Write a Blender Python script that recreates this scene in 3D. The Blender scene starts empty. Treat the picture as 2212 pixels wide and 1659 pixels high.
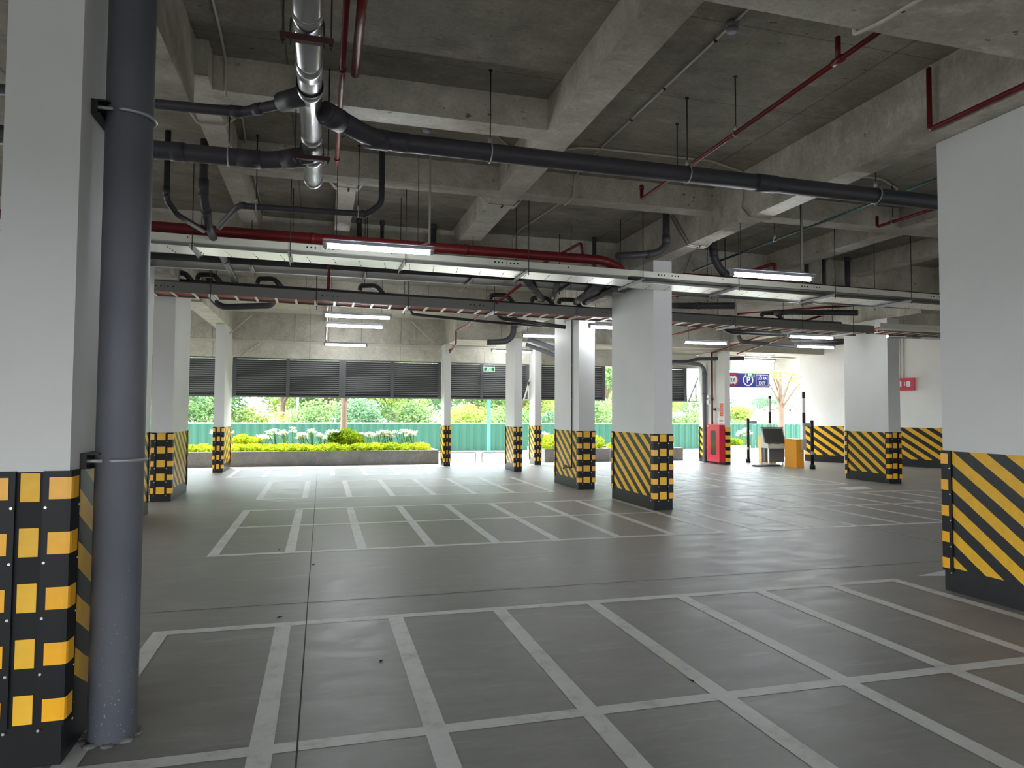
import bpy, math, random
from mathutils import Vector, Matrix
R = random.Random(7)
sc = bpy.context.scene
COL = sc.collection
PI = math.pi

# ------------------------------------------------------------------ materials
def node_mat(name):
    m = bpy.data.materials.new(name); m.use_nodes = True
    nt = m.node_tree
    b = nt.nodes.get('Principled BSDF')
    return m, nt, b

def link(nt, a, b): nt.links.new(a, b)

def plain(name, col, rough=0.5, metal=0.0, spec=0.5, var=0.0, vscale=6.0, bump=0.0, coat=0.0):
    """one colour, with a little procedural wear"""
    m, nt, b = node_mat(name)
    b.inputs['Base Color'].default_value = (*col, 1)
    b.inputs['Roughness'].default_value = rough
    b.inputs['Metallic'].default_value = metal
    b.inputs['Specular IOR Level'].default_value = spec
    if coat: b.inputs['Coat Weight'].default_value = coat
    if var > 0 or bump > 0:
        tc = nt.nodes.new('ShaderNodeTexCoord')
        n = nt.nodes.new('ShaderNodeTexNoise'); n.inputs['Scale'].default_value = vscale; n.inputs['Detail'].default_value = 5
        link(nt, tc.outputs['Object'], n.inputs['Vector'])
        if var > 0:
            mx = nt.nodes.new('ShaderNodeMix'); mx.data_type = 'RGBA'
            mx.inputs['A'].default_value = (*[c * (1 - var) for c in col], 1)
            mx.inputs['B'].default_value = (*[min(1, c * (1 + var)) for c in col], 1)
            link(nt, n.outputs['Fac'], mx.inputs['Factor']); link(nt, mx.outputs['Result'], b.inputs['Base Color'])
        if bump > 0:
            bp = nt.nodes.new('ShaderNodeBump'); bp.inputs['Strength'].default_value = bump; bp.inputs['Distance'].default_value = 0.01
            link(nt, n.outputs['Fac'], bp.inputs['Height']); link(nt, bp.outputs['Normal'], b.inputs['Normal'])
    return m

def ramp(nt, fac, stops):
    r = nt.nodes.new('ShaderNodeValToRGB')
    e = r.color_ramp.elements
    while len(e) < len(stops): e.new(0.5)
    for k, (p, c) in enumerate(stops): e[k].position = p; e[k].color = (*c, 1)
    link(nt, fac, r.inputs['Fac'])
    return r.outputs['Color']

def noise(nt, vec, scale, detail=4, rough=0.55):
    n = nt.nodes.new('ShaderNodeTexNoise'); n.inputs['Scale'].default_value = scale
    n.inputs['Detail'].default_value = detail; n.inputs['Roughness'].default_value = rough
    link(nt, vec, n.inputs['Vector']); return n.outputs['Fac']

def mixc(nt, fac, a, b, mode='MIX'):
    mx = nt.nodes.new('ShaderNodeMix'); mx.data_type = 'RGBA'; mx.blend_type = mode
    for key, v in (('Factor', fac), ('A', a), ('B', b)):
        if isinstance(v, (tuple, list)): mx.inputs[key].default_value = (*v, 1)
        elif isinstance(v, (int, float)): mx.inputs[key].default_value = v
        else: link(nt, v, mx.inputs[key])
    return mx.outputs['Result']

def mathn(nt, op, a, b=None):
    n = nt.nodes.new('ShaderNodeMath'); n.operation = op
    for k, v in enumerate((a, b)):
        if v is None: continue
        if isinstance(v, (int, float)): n.inputs[k].default_value = v
        else: link(nt, v, n.inputs[k])
    return n.outputs[0]

def coords(nt, kind='Position'):
    g = nt.nodes.new('ShaderNodeNewGeometry'); return g.outputs[kind]

def scaled(nt, vec, s):
    mp = nt.nodes.new('ShaderNodeMapping'); mp.inputs['Scale'].default_value = s
    link(nt, vec, mp.inputs['Vector']); return mp.outputs['Vector']

def concrete(name, lo, hi, pits=0.5, boards=True, rough=0.85):
    m, nt, b = node_mat(name)
    p = coords(nt)
    big = noise(nt, p, 0.5, 7, 0.62)
    col = ramp(nt, big, [(0.32, lo), (0.70, hi)])
    # cloudy cement bloom, dark form oil, brownish stains
    mid_ = noise(nt, scaled(nt, p, (1.0, 1.6, 1.0)), 2.3, 7, 0.72)
    col = mixc(nt, mathn(nt, 'MULTIPLY', ramp(nt, mid_, [(0.50, (0, 0, 0)), (0.68, (1, 1, 1))]), 0.55), col, tuple(c * 1.35 for c in hi))
    col = mixc(nt, mathn(nt, 'MULTIPLY', ramp(nt, mid_, [(0.30, (1, 1, 1)), (0.46, (0, 0, 0))]), 0.6), col, tuple(c * 0.62 for c in lo))
    br = noise(nt, p, 0.9, 5, 0.6)
    col = mixc(nt, mathn(nt, 'MULTIPLY', ramp(nt, br, [(0.55, (0, 0, 0)), (0.75, (1, 1, 1))]), 0.30), col, (lo[0]*1.05, lo[1]*0.93, lo[2]*0.74))
    fine = noise(nt, p, 26, 5, 0.75)
    col = mixc(nt, 0.30, col, ramp(nt, fine, [(0.3, (0.25, 0.25, 0.25)), (0.7, (0.8, 0.8, 0.8))]), 'OVERLAY')
    pit = noise(nt, scaled(nt, p, (1.0, 2.0, 1.6)), 7.5, 4, 0.62)
    pitm = ramp(nt, pit, [(0.655, (0, 0, 0)), (0.70, (1, 1, 1))])
    clus = ramp(nt, noise(nt, p, 0.8, 3), [(0.42, (0, 0, 0)), (0.60, (1, 1, 1))])
    col = mixc(nt, mathn(nt, 'MULTIPLY', mathn(nt, 'MULTIPLY', pitm, clus), pits), col, (0.03, 0.028, 0.025))
    if boards:
        sx = nt.nodes.new('ShaderNodeSeparateXYZ'); link(nt, p, sx.inputs[0])
        for axis, per in (('X', 2.44), ('Y', 1.22)):
            wob = noise(nt, p, 1.7, 4)
            f = mathn(nt, 'FRACT', mathn(nt, 'DIVIDE', mathn(nt, 'ADD', mathn(nt, 'ADD', sx.outputs[axis], 100.37), mathn(nt, 'MULTIPLY', wob, 0.03)), per))
            ln = mathn(nt, 'LESS_THAN', f, mathn(nt, 'MULTIPLY', wob, 0.016))
            col = mixc(nt, mathn(nt, 'MULTIPLY', ln, 0.6), col, tuple(c * 0.42 for c in lo))
    link(nt, col, b.inputs['Base Color'])
    b.inputs['Roughness'].default_value = rough
    b.inputs['Specular IOR Level'].default_value = 0.3
    bp = nt.nodes.new('ShaderNodeBump'); bp.inputs['Strength'].default_value = 0.35; bp.inputs['Distance'].default_value = 0.012
    link(nt, mathn(nt, 'ADD', fine, mathn(nt, 'MULTIPLY', mid_, 2.0)), bp.inputs['Height']); link(nt, bp.outputs['Normal'], b.inputs['Normal'])
    return m

def floor_mat():
    m, nt, b = node_mat('polished_concrete')
    p = coords(nt)
    big = noise(nt, p, 0.35, 6, 0.62)
    col = ramp(nt, big, [(0.3, (0.235, 0.228, 0.218)), (0.7, (0.305, 0.296, 0.283))])
    sm = noise(nt, scaled(nt, p, (1.0, 2.2, 1)), 2.4, 6, 0.7)
    col = mixc(nt, 0.7, col, ramp(nt, sm, [(0.34, (0.40, 0.40, 0.40)), (0.68, (0.63, 0.63, 0.63))]), 'OVERLAY')
    br = noise(nt, p, 0.7, 4)
    col = mixc(nt, mathn(nt, 'MULTIPLY', ramp(nt, br, [(0.62, (0, 0, 0)), (0.78, (1, 1, 1))]), 0.35), col, (0.21, 0.185, 0.15))
    sp = noise(nt, p, 38, 2)
    col = mixc(nt, mathn(nt, 'MULTIPLY', ramp(nt, sp, [(0.74, (0, 0, 0)), (0.78, (1, 1, 1))]), 0.5), col, (0.08, 0.08, 0.08))
    # chalky scuffs
    sc_ = noise(nt, scaled(nt, p, (0.8, 4.0, 1)), 1.6, 7, 0.75)
    col = mixc(nt, mathn(nt, 'MULTIPLY', ramp(nt, sc_, [(0.55, (0, 0, 0)), (0.75, (1, 1, 1))]), 0.6), col, (0.45, 0.445, 0.425))
    dk = noise(nt, p, 1.1, 6, 0.7)
    col = mixc(nt, mathn(nt, 'MULTIPLY', ramp(nt, dk, [(0.58, (0, 0, 0)), (0.76, (1, 1, 1))]), 0.35), col, (0.17, 0.167, 0.157))
    link(nt, col, b.inputs['Base Color'])
    rr = ramp(nt, sm, [(0.3, (0.34, 0.34, 0.34)), (0.75, (0.55, 0.55, 0.55))])
    link(nt, rr, b.inputs['Roughness'])
    b.inputs['Specular IOR Level'].default_value = 0.45
    return m

def paint_line_mat():
    m, nt, b = node_mat('worn_white_line_paint')
    p = coords(nt)
    w = noise(nt, p, 5, 6, 0.75)
    col = ramp(nt, w, [(0.28, (0.46, 0.455, 0.43)), (0.46, (0.70, 0.70, 0.69)), (0.75, (0.80, 0.80, 0.80))])
    d = noise(nt, p, 0.8, 4)
    col = mixc(nt, mathn(nt, 'MULTIPLY', ramp(nt, d, [(0.5, (0, 0, 0)), (0.68, (1, 1, 1))]), 0.5), col, (0.56, 0.52, 0.42))
    link(nt, col, b.inputs['Base Color'])
    b.inputs['Roughness'].default_value = 0.5
    return m

def white_wall(name, col=(0.66, 0.655, 0.635)):
    m, nt, b = node_mat(name)
    p = coords(nt)
    n = noise(nt, p, 0.9, 5)
    c = ramp(nt, n, [(0.3, tuple(x * 0.94 for x in col)), (0.7, tuple(min(1, x * 1.04) for x in col))])
    sm = noise(nt, scaled(nt, p, (3, 3, 1.2)), 1.3, 5, 0.7)
    c = mixc(nt, mathn(nt, 'MULTIPLY', ramp(nt, sm, [(0.66, (0, 0, 0)), (0.85, (1, 1, 1))]), 0.25), c, tuple(x * 0.7 for x in col))
    link(nt, c, b.inputs['Base Color']); b.inputs['Roughness'].default_value = 0.6
    fine = noise(nt, p, 60, 3)
    bp = nt.nodes.new('ShaderNodeBump'); bp.inputs['Strength'].default_value = 0.08; bp.inputs['Distance'].default_value = 0.004
    link(nt, fine, bp.inputs['Height']); link(nt, bp.outputs['Normal'], b.inputs['Normal'])
    return m

YEL = (0.86, 0.47, 0.02)
BLK = (0.011, 0.011, 0.012)
def hazard(name, axis, sign, slope, period, phase=0.0, duty=0.5, zmin=0.2, dark=BLK, amp=1.0):
    """painted diagonal black and yellow hazard stripes: world z against world x or y"""
    m, nt, b = node_mat(name)
    p = coords(nt)
    sx = nt.nodes.new('ShaderNodeSeparateXYZ'); link(nt, p, sx.inputs[0])
    h = sx.outputs[axis] if axis in 'XY' else axis
    v = mathn(nt, 'ADD', sx.outputs['Z'], mathn(nt, 'MULTIPLY', h, sign * slope))
    wob = mathn(nt, 'MULTIPLY', noise(nt, p, 3.0, 2), 0.012)
    v = mathn(nt, 'ADD', mathn(nt, 'ADD', v, wob), 100 * period + phase)
    f = mathn(nt, 'FRACT', mathn(nt, 'DIVIDE', v, period))
    y = mathn(nt, 'LESS_THAN', f, duty)
    y = mathn(nt, 'MULTIPLY', y, mathn(nt, 'GREATER_THAN', sx.outputs['Z'], zmin))
    wear = noise(nt, p, 14, 5, 0.7)
    yc = ramp(nt, wear, [(0.3, tuple(c * 0.82 for c in YEL)), (0.7, YEL)])
    bc = ramp(nt, wear, [(0.3, tuple(c * 0.7 for c in dark)), (0.75, tuple(c * 1.5 for c in dark))])
    link(nt, mixc(nt, y, bc, yc), b.inputs['Base Color'])
    b.inputs['Roughness'].default_value = 0.40; b.inputs['Specular IOR Level'].default_value = 0.32
    return m

def louver_leaf(name, c1, c2, trans=0.5):
    m = bpy.data.materials.new(name); m.use_nodes = True
    nt = m.node_tree; nt.nodes.clear()
    out = nt.nodes.new('ShaderNodeOutputMaterial')
    d = nt.nodes.new('ShaderNodeBsdfDiffuse'); t = nt.nodes.new('ShaderNodeBsdfTranslucent')
    g = nt.nodes.new('ShaderNodeNewGeometry')
    n = nt.nodes.new('ShaderNodeTexNoise'); n.inputs['Scale'].default_value = 0.9; n.inputs['Detail'].default_value = 4
    link(nt, g.outputs['Position'], n.inputs['Vector'])
    n2 = nt.nodes.new('ShaderNodeTexNoise'); n2.inputs['Scale'].default_value = 13
    link(nt, g.outputs['Position'], n2.inputs['Vector'])
    f = mathn(nt, 'ADD', mathn(nt, 'MULTIPLY', n.outputs['Fac'], 0.55), mathn(nt, 'MULTIPLY', n2.outputs['Fac'], 0.45))
    c = ramp(nt, f, [(0.34, c1), (0.62, c2)])
    link(nt, c, d.inputs['Color']); link(nt, c, t.inputs['Color'])
    mx = nt.nodes.new('ShaderNodeMixShader'); mx.inputs[0].default_value = trans
    link(nt, d.outputs[0], mx.inputs[1]); link(nt, t.outputs[0], mx.inputs[2]); link(nt, mx.outputs[0], out.inputs['Surface'])
    return m

def emit(name, col, s):
    m = bpy.data.materials.new(name); m.use_nodes = True
    nt = m.node_tree; nt.nodes.clear()
    out = nt.nodes.new('ShaderNodeOutputMaterial'); e = nt.nodes.new('ShaderNodeEmission')
    e.inputs['Color'].default_value = (*col, 1); e.inputs['Strength'].default_value = s
    link(nt, e.outputs[0], out.inputs['Surface']); return m

M = {}
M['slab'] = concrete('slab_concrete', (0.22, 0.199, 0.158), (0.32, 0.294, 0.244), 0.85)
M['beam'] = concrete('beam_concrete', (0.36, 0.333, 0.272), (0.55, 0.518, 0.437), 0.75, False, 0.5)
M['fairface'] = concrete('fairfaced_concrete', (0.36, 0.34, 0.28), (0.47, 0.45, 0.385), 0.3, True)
M['fairface_lit'] = concrete('fairfaced_concrete_lit', (0.50, 0.475, 0.39), (0.62, 0.595, 0.50), 0.3, True)  # light from the floor put into a paler fair-faced tone
M['kerb'] = concrete('planter_concrete', (0.12, 0.12, 0.117), (0.17, 0.17, 0.166), 0.4, False)
M['floor'] = floor_mat()
M['line'] = paint_line_mat()
M['joint'] = plain('joint_black', (0.06, 0.06, 0.06), 0.9)
M['white'] = white_wall('white_paint')
M['wallw'] = white_wall('white_wall_paint', (0.90, 0.895, 0.88))
M['black'] = plain('black_paint', (0.010, 0.010, 0.011), 0.5, spec=0.22, var=0.3, vscale=8)
M['yellow'] = plain('yellow_paint', YEL, 0.45, var=0.1, vscale=20)
M['rubber'] = plain('black_rubber', (0.008, 0.008, 0.010), 0.42, spec=0.25, var=0.25, vscale=15)
M['reflex'] = plain('yellow_reflective_film', (0.92, 0.44, 0.015), 0.28, var=0.08, vscale=30)
M['screw'] = plain('zinc_screw', (0.6, 0.6, 0.6), 0.3, 0.8)
M['pvc'] = plain('grey_pvc', (0.052, 0.050, 0.058), 0.5, spec=0.35, var=0.12, vscale=3)
def speckled_pvc():
    m, nt, b = node_mat('blue_grey_pvc')
    p = coords(nt); sx = nt.nodes.new('ShaderNodeSeparateXYZ'); link(nt, p, sx.inputs[0])
    c = ramp(nt, noise(nt, p, 2.0, 5), [(0.3, (0.125, 0.130, 0.155)), (0.7, (0.165, 0.170, 0.198))])
    v = noise(nt, scaled(nt, p, (1, 1, 0.8)), 95, 3, 0.6)                       # splashes of wall paint, thicker near the floor
    th = mathn(nt, 'ADD', mathn(nt, 'MULTIPLY', mathn(nt, 'MINIMUM', sx.outputs['Z'], 1.2), 0.085), 0.655)
    c = mixc(nt, mathn(nt, 'MULTIPLY', mathn(nt, 'GREATER_THAN', v, th), 0.7), c, (0.48, 0.49, 0.52))
    link(nt, c, b.inputs['Base Color']); b.inputs['Roughness'].default_value = 0.5; b.inputs['Specular IOR Level'].default_value = 0.4
    return m
M['pvcblue'] = speckled_pvc()
M['pvcblk'] = plain('black_pvc', (0.022, 0.022, 0.024), 0.42)
M['foil'] = plain('shiny_foil_pipe', (0.50, 0.50, 0.50), 0.24, 0.85, var=0.15, vscale=4)
M['red'] = plain('red_fire_paint', (0.15, 0.011, 0.012), 0.42, spec=0.35, var=0.12, vscale=5)
M['redbox'] = plain('red_cabinet_enamel', (0.62, 0.018, 0.045), 0.32, var=0.04)
M['rust'] = plain('red_oxide_steel', (0.05, 0.014, 0.012), 0.7, var=0.4, vscale=18)
M['rod'] = plain('dark_threaded_steel', (0.035, 0.033, 0.032), 0.55, 0.4)
M['zinc'] = plain('galvanised_steel', (0.40, 0.40, 0.40), 0.45, 0.5, var=0.15, vscale=8)
M['tray'] = plain('cream_tray_paint', (0.66, 0.65, 0.56), 0.5, var=0.06)
M['trayshade'] = plain('dark_grey_shade_sheet', (0.045, 0.042, 0.045), 0.5)  # middle tray's shade put into the colour; also the dark flange
M['traygrey'] = plain('grey_tray_paint', (0.16, 0.155, 0.138), 0.5, var=0.06)
M['traywhite'] = plain('bright_zinc_sheet', (0.86, 0.855, 0.82), 0.34, 0.75, var=0.04)
M['hole'] = plain('dark_slot', (0.01, 0.01, 0.01), 0.9)
M['orangetube'] = plain('brick_red_conduit', (0.36, 0.075, 0.035), 0.45, var=0.15, vscale=5)
M['conduit'] = plain('cream_conduit', (0.50, 0.48, 0.41), 0.45)
M['green'] = plain('dull_green_pipe', (0.035, 0.10, 0.09), 0.5)
M['lampbody'] = plain('lamp_housing_grey', (0.30, 0.30, 0.32), 0.45)
M['tube'] = emit('fluorescent_tube', (0.90, 0.95, 1.0), 24)
M['louverlip'] = plain('lit_louver_edge', (0.24, 0.245, 0.245), 0.4)  # slat edges catching light, put in as a lighter louver tone
M['louver'] = plain('charcoal_louver', (0.085, 0.088, 0.088), 0.42, 0.0)
M['fence'] = plain('green_sheet_metal', (0.008, 0.075, 0.048), 0.5, var=0.12, vscale=1.2)
M['cyan'] = plain('turquoise_paint', (0.03, 0.36, 0.34), 0.45)
M['pave'] = plain('light_paving', (0.66, 0.655, 0.63), 0.75, var=0.08, vscale=1.5)
M['asphalt'] = plain('dark_asphalt', (0.07, 0.07, 0.07), 0.9, var=0.2, vscale=3)
M['orange'] = plain('orange_cabinet_paint', (0.80, 0.34, 0.015), 0.4, var=0.05)
M['railgrey'] = plain('grey_rail_paint', (0.17, 0.165, 0.155), 0.5)
M['kiosk'] = plain('light_grey_enamel', (0.48, 0.49, 0.48), 0.4)
M['kioskdark'] = plain('grey_recess', (0.13, 0.135, 0.13), 0.5)
M['glassdark'] = plain('dark_screen', (0.05, 0.052, 0.046), 0.22)
M['chrome'] = plain('chrome_tube', (0.6, 0.6, 0.6), 0.25, 0.9)
M['signblue'] = plain('sign_blue', (0.035, 0.045, 0.30), 0.4)
M['signwhite'] = plain('sign_white', (0.85, 0.86, 0.9), 0.5)
M['signred'] = plain('sign_red', (0.65, 0.03, 0.045), 0.4)
M['signblack'] = plain('sign_black', (0.015, 0.015, 0.015), 0.5)
M['exitgreen'] = emit('lit_green_panel', (0.02, 0.17, 0.055), 0.55)
M['exitwhite'] = emit('lit_exit_letters', (0.6, 1.0, 0.7), 0.8)
M['alu'] = plain('aluminium', (0.62, 0.62, 0.6), 0.35, 0.6)
M['notice'] = plain('orange_red_notice', (0.72, 0.11, 0.06), 0.5, var=0.1, vscale=30)
M['bark'] = plain('pale_bark', (0.20, 0.14, 0.10), 0.9, var=0.3, vscale=6, bump=0.4)
M['leafA'] = louver_leaf('yellow_green_leaves', (0.13, 0.20, 0.045), (0.40, 0.50, 0.14))
M['leafB'] = louver_leaf('mid_green_leaves', (0.075, 0.16, 0.06), (0.28, 0.41, 0.17))
M['leafC'] = louver_leaf('blue_green_leaves', (0.06, 0.14, 0.08), (0.21, 0.34, 0.20))
M['hedge'] = louver_leaf('golden_hedge_leaves', (0.10, 0.20, 0.008), (0.52, 0.60, 0.04))
M['lilyleaf'] = louver_leaf('strap_leaves', (0.11, 0.22, 0.05), (0.34, 0.48, 0.16))
M['lily'] = louver_leaf('white_petals', (0.6, 0.6, 0.46), (0.85, 0.85, 0.7), 0.35)
M['rubble'] = plain('rubble_stone', (0.27, 0.22, 0.19), 0.9, var=0.5, vscale=3)
M['grassy'] = plain('planter_soil', (0.12, 0.09, 0.05), 0.95)
M['camera'] = plain('camera_grey', (0.25, 0.26, 0.28), 0.4)
def glass_mat():
    m, nt, b = node_mat('cabinet_glass')
    b.inputs['Base Color'].default_value = (0.9, 0.95, 0.93, 1)
    b.inputs['Roughness'].default_value = 0.03
    b.inputs['Transmission Weight'].default_value = 1.0
    b.inputs['IOR'].default_value = 1.2
    return m
M['glass'] = glass_mat()

# ------------------------------------------------------------------ mesh builder
class MB:
    def __init__(s): s.v = []; s.f = []; s.m = []; s.sm = []
    def add(s, vs, fs, mi=0, smooth=False):
        o = len(s.v); s.v += [tuple(v) for v in vs]
        for f in fs: s.f.append(tuple(i + o for i in f)); s.m.append(mi); s.sm.append(smooth)
        return s
    def box(s, a, b, mi=0, face_m=None):
        x0, y0, z0 = [min(p, q) for p, q in zip(a, b)]; x1, y1, z1 = [max(p, q) for p, q in zip(a, b)]
        vs = [(x0,y0,z0),(x1,y0,z0),(x1,y1,z0),(x0,y1,z0),(x0,y0,z1),(x1,y0,z1),(x1,y1,z1),(x0,y1,z1)]
        fs = [(0,3,2,1),(4,5,6,7),(0,1,5,4),(1,2,6,5),(2,3,7,6),(3,0,4,7)]   # -z +z -y +x +y -x
        s.add(vs, fs, mi)
        if face_m:
            for k, v in face_m.items(): s.m[len(s.m) - 6 + 'd u f r b l'.split().index(k)] = v
        return s
    def obox(s, c, ux, uy, uz, hx, hy, hz, mi=0):
        c = Vector(c); X = Vector(ux).normalized() * hx; Y = Vector(uy).normalized() * hy; Z = Vector(uz).normalized() * hz
        vs = [c + X*i + Y*j + Z*k for k in (-1, 1) for i, j in ((-1,-1),(1,-1),(1,1),(-1,1))]
        return s.add(vs, [(0,3,2,1),(4,5,6,7),(0,1,5,4),(1,2,6,5),(2,3,7,6),(3,0,4,7)], mi)
    def quad(s, a, b, c, d, mi=0): return s.add([a, b, c, d], [(0, 1, 2, 3)], mi)
    def rings(s, path, radii, n=12, mi=0, cap=True):
        """sweep circles along a list of points"""
        P = [Vector(p) for p in path]; m = len(P)
        T = []
        for i in range(m):
            a = (P[i] - P[i-1]).normalized() if i else None
            b = (P[i+1] - P[i]).normalized() if i < m - 1 else None
            t = (a + b) if (a is not None and b is not None) else (a if b is None else b)
            T.append(t.normalized() if t.length > 1e-6 else Vector((0, 0, 1)))
        ref = Vector((0, 0, 1)) if abs(T[0].z) < 0.9 else Vector((1, 0, 0))
        u = T[0].cross(ref).normalized(); vs = []
        for i in range(m):
            u = (u - T[i] * u.dot(T[i])).normalized(); w = T[i].cross(u)
            r = radii[i] if isinstance(radii, (list, tuple)) else radii
            if 0 < i < m - 1:
                k = (P[i] - P[i-1]).normalized().dot(T[i]); r = r / max(0.75, k)
            for j in range(n):
                an = 2 * PI * j / n
                vs.append(P[i] + (u * math.cos(an) + w * math.sin(an)) * r)
        fs = []
        for i in range(m - 1):
            for j in range(n):
                fs.append((i*n + j, i*n + (j+1) % n, (i+1)*n + (j+1) % n, (i+1)*n + j))
        s.add(vs, fs, mi, True)
        if cap:
            o = len(s.v) - len(vs)
            s.f.append(tuple(o + j for j in reversed(range(n)))); s.m.append(mi); s.sm.append(False)
            s.f.append(tuple(o + (m-1)*n + j for j in range(n))); s.m.append(mi); s.sm.append(False)
        return s
    def tube(s, pts, r, n=12, mi=0, bend=None, cap=True, steps=4):
        """pipe through points with rounded bends"""
        P = [Vector(p) for p in pts]; bend = r * 1.8 if bend is None else bend
        out = [P[0]]
        for i in range(1, len(P) - 1):
            a = P[i-1] - P[i]; b = P[i+1] - P[i]
            la, lb = a.length, b.length; a.normalize(); b.normalize()
            d = min(bend, la * 0.45, lb * 0.45)
            p0 = P[i] + a * d; p2 = P[i] + b * d
            for k in range(steps + 1):
                t = k / steps; out.append(p0 * (1-t)**2 + P[i] * 2*t*(1-t) + p2 * t*t)
        out.append(P[-1])
        return s.rings(out, r, n, mi, cap)
    def disc_ring(s, c, axis, r0, r1, h, n=16, mi=0):
        """collar: short tube of outer radius r1 about an axis"""
        a = Vector(axis).normalized(); c = Vector(c)
        return s.rings([c - a*h/2, c + a*h/2], r1, n, mi)
    def torus(s, c, axis, r, t, n=20, mi=0, arc=2*PI, start=0.0, ref=None):
        a = Vector(axis).normalized(); rf = Vector(ref) if ref else (Vector((0,0,1)) if abs(a.z) < 0.9 else Vector((1,0,0)))
        u = (rf - a * rf.dot(a)).normalized(); w = a.cross(u); c = Vector(c)
        pts = [c + (u*math.cos(start + arc*k/n) + w*math.sin(start + arc*k/n)) * r for k in range(n + 1)]
        return s.rings(pts, t, 6, mi, cap=arc < 6.28)
    def sphere(s, c, rx, ry=None, rz=None, n=12, m=8, mi=0):
        ry = ry or rx; rz = rz or rx; c = Vector(c); vs = []; fs = []
        for i in range(m + 1):
            th = PI * i / m
            for j in range(n):
                ph = 2*PI*j/n; vs.append(c + Vector((rx*math.sin(th)*math.cos(ph), ry*math.sin(th)*math.sin(ph), rz*math.cos(th))))
        for i in range(m):
            for j in range(n): fs.append((i*n+j, (i+1)*n+j, (i+1)*n+(j+1) % n, i*n+(j+1) % n))
        return s.add(vs, fs, mi, True)
    def prism(s, pts, y0, y1, mi=0, plane='xz'):
        """extrude a polygon given in a plane along the third axis"""
        def q(p, t): return {'xz': (p[0], t, p[1]), 'yz': (t, p[0], p[1]), 'xy': (p[0], p[1], t)}[plane]
        n = len(pts); vs = [q(p, y0) for p in pts] + [q(p, y1) for p in pts]
        fs = [tuple(range(n)), tuple(reversed(range(n, 2*n)))] + [(i, i + n, (i+1) % n + n, (i+1) % n) for i in range(n)]
        return s.add(vs, fs, mi)

def tag(o, label=None, cat=None, group=None, kind=None):
    if label: o['label'] = label
    if cat: o['category'] = cat
    if group: o['group'] = group
    if kind: o['kind'] = kind
    return o

WORLD = {}                                  # world position of every object made here
def build(name, mb, mats, parent=None, loc=None):
    """ONE mesh object; vertices are given in world coordinates"""
    mats = mats if isinstance(mats, (list, tuple)) else [mats]
    xs = list(zip(*mb.v))
    if loc is None: loc = ((min(xs[0]) + max(xs[0])) / 2, (min(xs[1]) + max(xs[1])) / 2, min(xs[2]))
    loc = Vector(loc)
    me = bpy.data.meshes.new(name)
    me.from_pydata([(v[0]-loc.x, v[1]-loc.y, v[2]-loc.z) for v in mb.v], [], mb.f)
    me.polygons.foreach_set('material_index', mb.m); me.polygons.foreach_set('use_smooth', mb.sm)
    for m in mats: me.materials.append(M[m] if isinstance(m, str) else m)
    me.update()
    o = bpy.data.objects.new(name, me); COL.objects.link(o)
    if parent is not None:
        o.parent = parent; o.location = loc - WORLD[parent.name]
    else: o.location = loc
    WORLD[o.name] = loc
    return o

def empty(name, loc, label, cat, group=None, kind=None):
    o = bpy.data.objects.new(name, None); COL.objects.link(o); o.empty_display_size = 0.2
    o.location = loc; WORLD[o.name] = Vector(loc)
    return tag(o, label, cat, group, kind)

def struct(name, mb, mats): return tag(build(name, mb, mats), kind='structure')

def fix_normals(o):
    import bmesh
    bm = bmesh.new(); bm.from_mesh(o.data); bmesh.ops.recalc_face_normals(bm, faces=bm.faces); bm.to_mesh(o.data); bm.free()

def dup(root, loc, label=None, group=None):
    """copy of a thing with copies of its parts and sub-parts"""
    r = root.copy(); COL.objects.link(r); r.location = loc
    if label: r['label'] = label
    if group: r['group'] = group
    for ch in list(root.children):
        c = ch.copy(); COL.objects.link(c); c.parent = r
        for g in ch.children:
            d = g.copy(); COL.objects.link(d); d.parent = c
    WORLD[r.name] = Vector(loc)
    return r

ORD = ['first', 'second', 'third', 'fourth', 'fifth', 'sixth', 'seventh', 'eighth', 'ninth', 'tenth', 'eleventh', 'twelfth', 'thirteenth', 'fourteenth', 'fifteenth', 'sixteenth', 'seventeenth', 'eighteenth', 'nineteenth', 'twentieth']
SKY, SUN, EXPO = 3.0, 6.0, 1.85
# ------------------------------------------------------------------ floor, ceiling, beams, walls
f = MB(); f.box((-14, -8, -0.25), (19.5, 19.75, 0.0)); FLOOR = struct('floor', f, 'floor')
def on_floor(name, rects, mat, z=0.0015, label=None):
    mb = MB()
    for (x0, y0, x1, y1) in rects: mb.quad((x0, y0, z), (x1, y0, z), (x1, y1, z), (x0, y1, z))
    o = build(name, mb, mat, FLOOR)
    if label: o['label'] = label
    return o
W = 0.105
def bays(xs, y0, y1, mid, z=0.0015):
    r = []
    for y in [y0, y1] + mid: r.append((xs[0] - W/2, y - 0.045, xs[-1] + W/2, y + 0.045))
    for x in xs: r.append((x - W/2, y0, x + W/2, y1))
    return r
near = [-1.02, -0.235, 0.545, 1.325, 2.085, 2.865, 3.60, 4.345, 5.035]
mid = [-1.06, -0.30, 0.45, 1.21, 1.97, 2.70, 3.49, 4.22, 4.91]
right = [5.46 + 0.76 * k for k in range(9)]
def pieces(name, rects, label):
    # lay the cross lines a hair above the long ones so that no two coats share a plane
    a = [q for q in rects if q[2] - q[0] > q[3] - q[1]]; b = [q for q in rects if q not in a]
    mb = MB()
    for (x0, y0, x1, y1) in a: mb.quad((x0, y0, .0014), (x1, y0, .0014), (x1, y1, .0014), (x0, y1, .0014))
    for (x0, y0, x1, y1) in b: mb.quad((x0, y0, .0019), (x1, y0, .0019), (x1, y1, .0019), (x0, y1, .0019))
    o = build('parking_lines', mb, 'line', FLOOR); o['label'] = label
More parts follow.
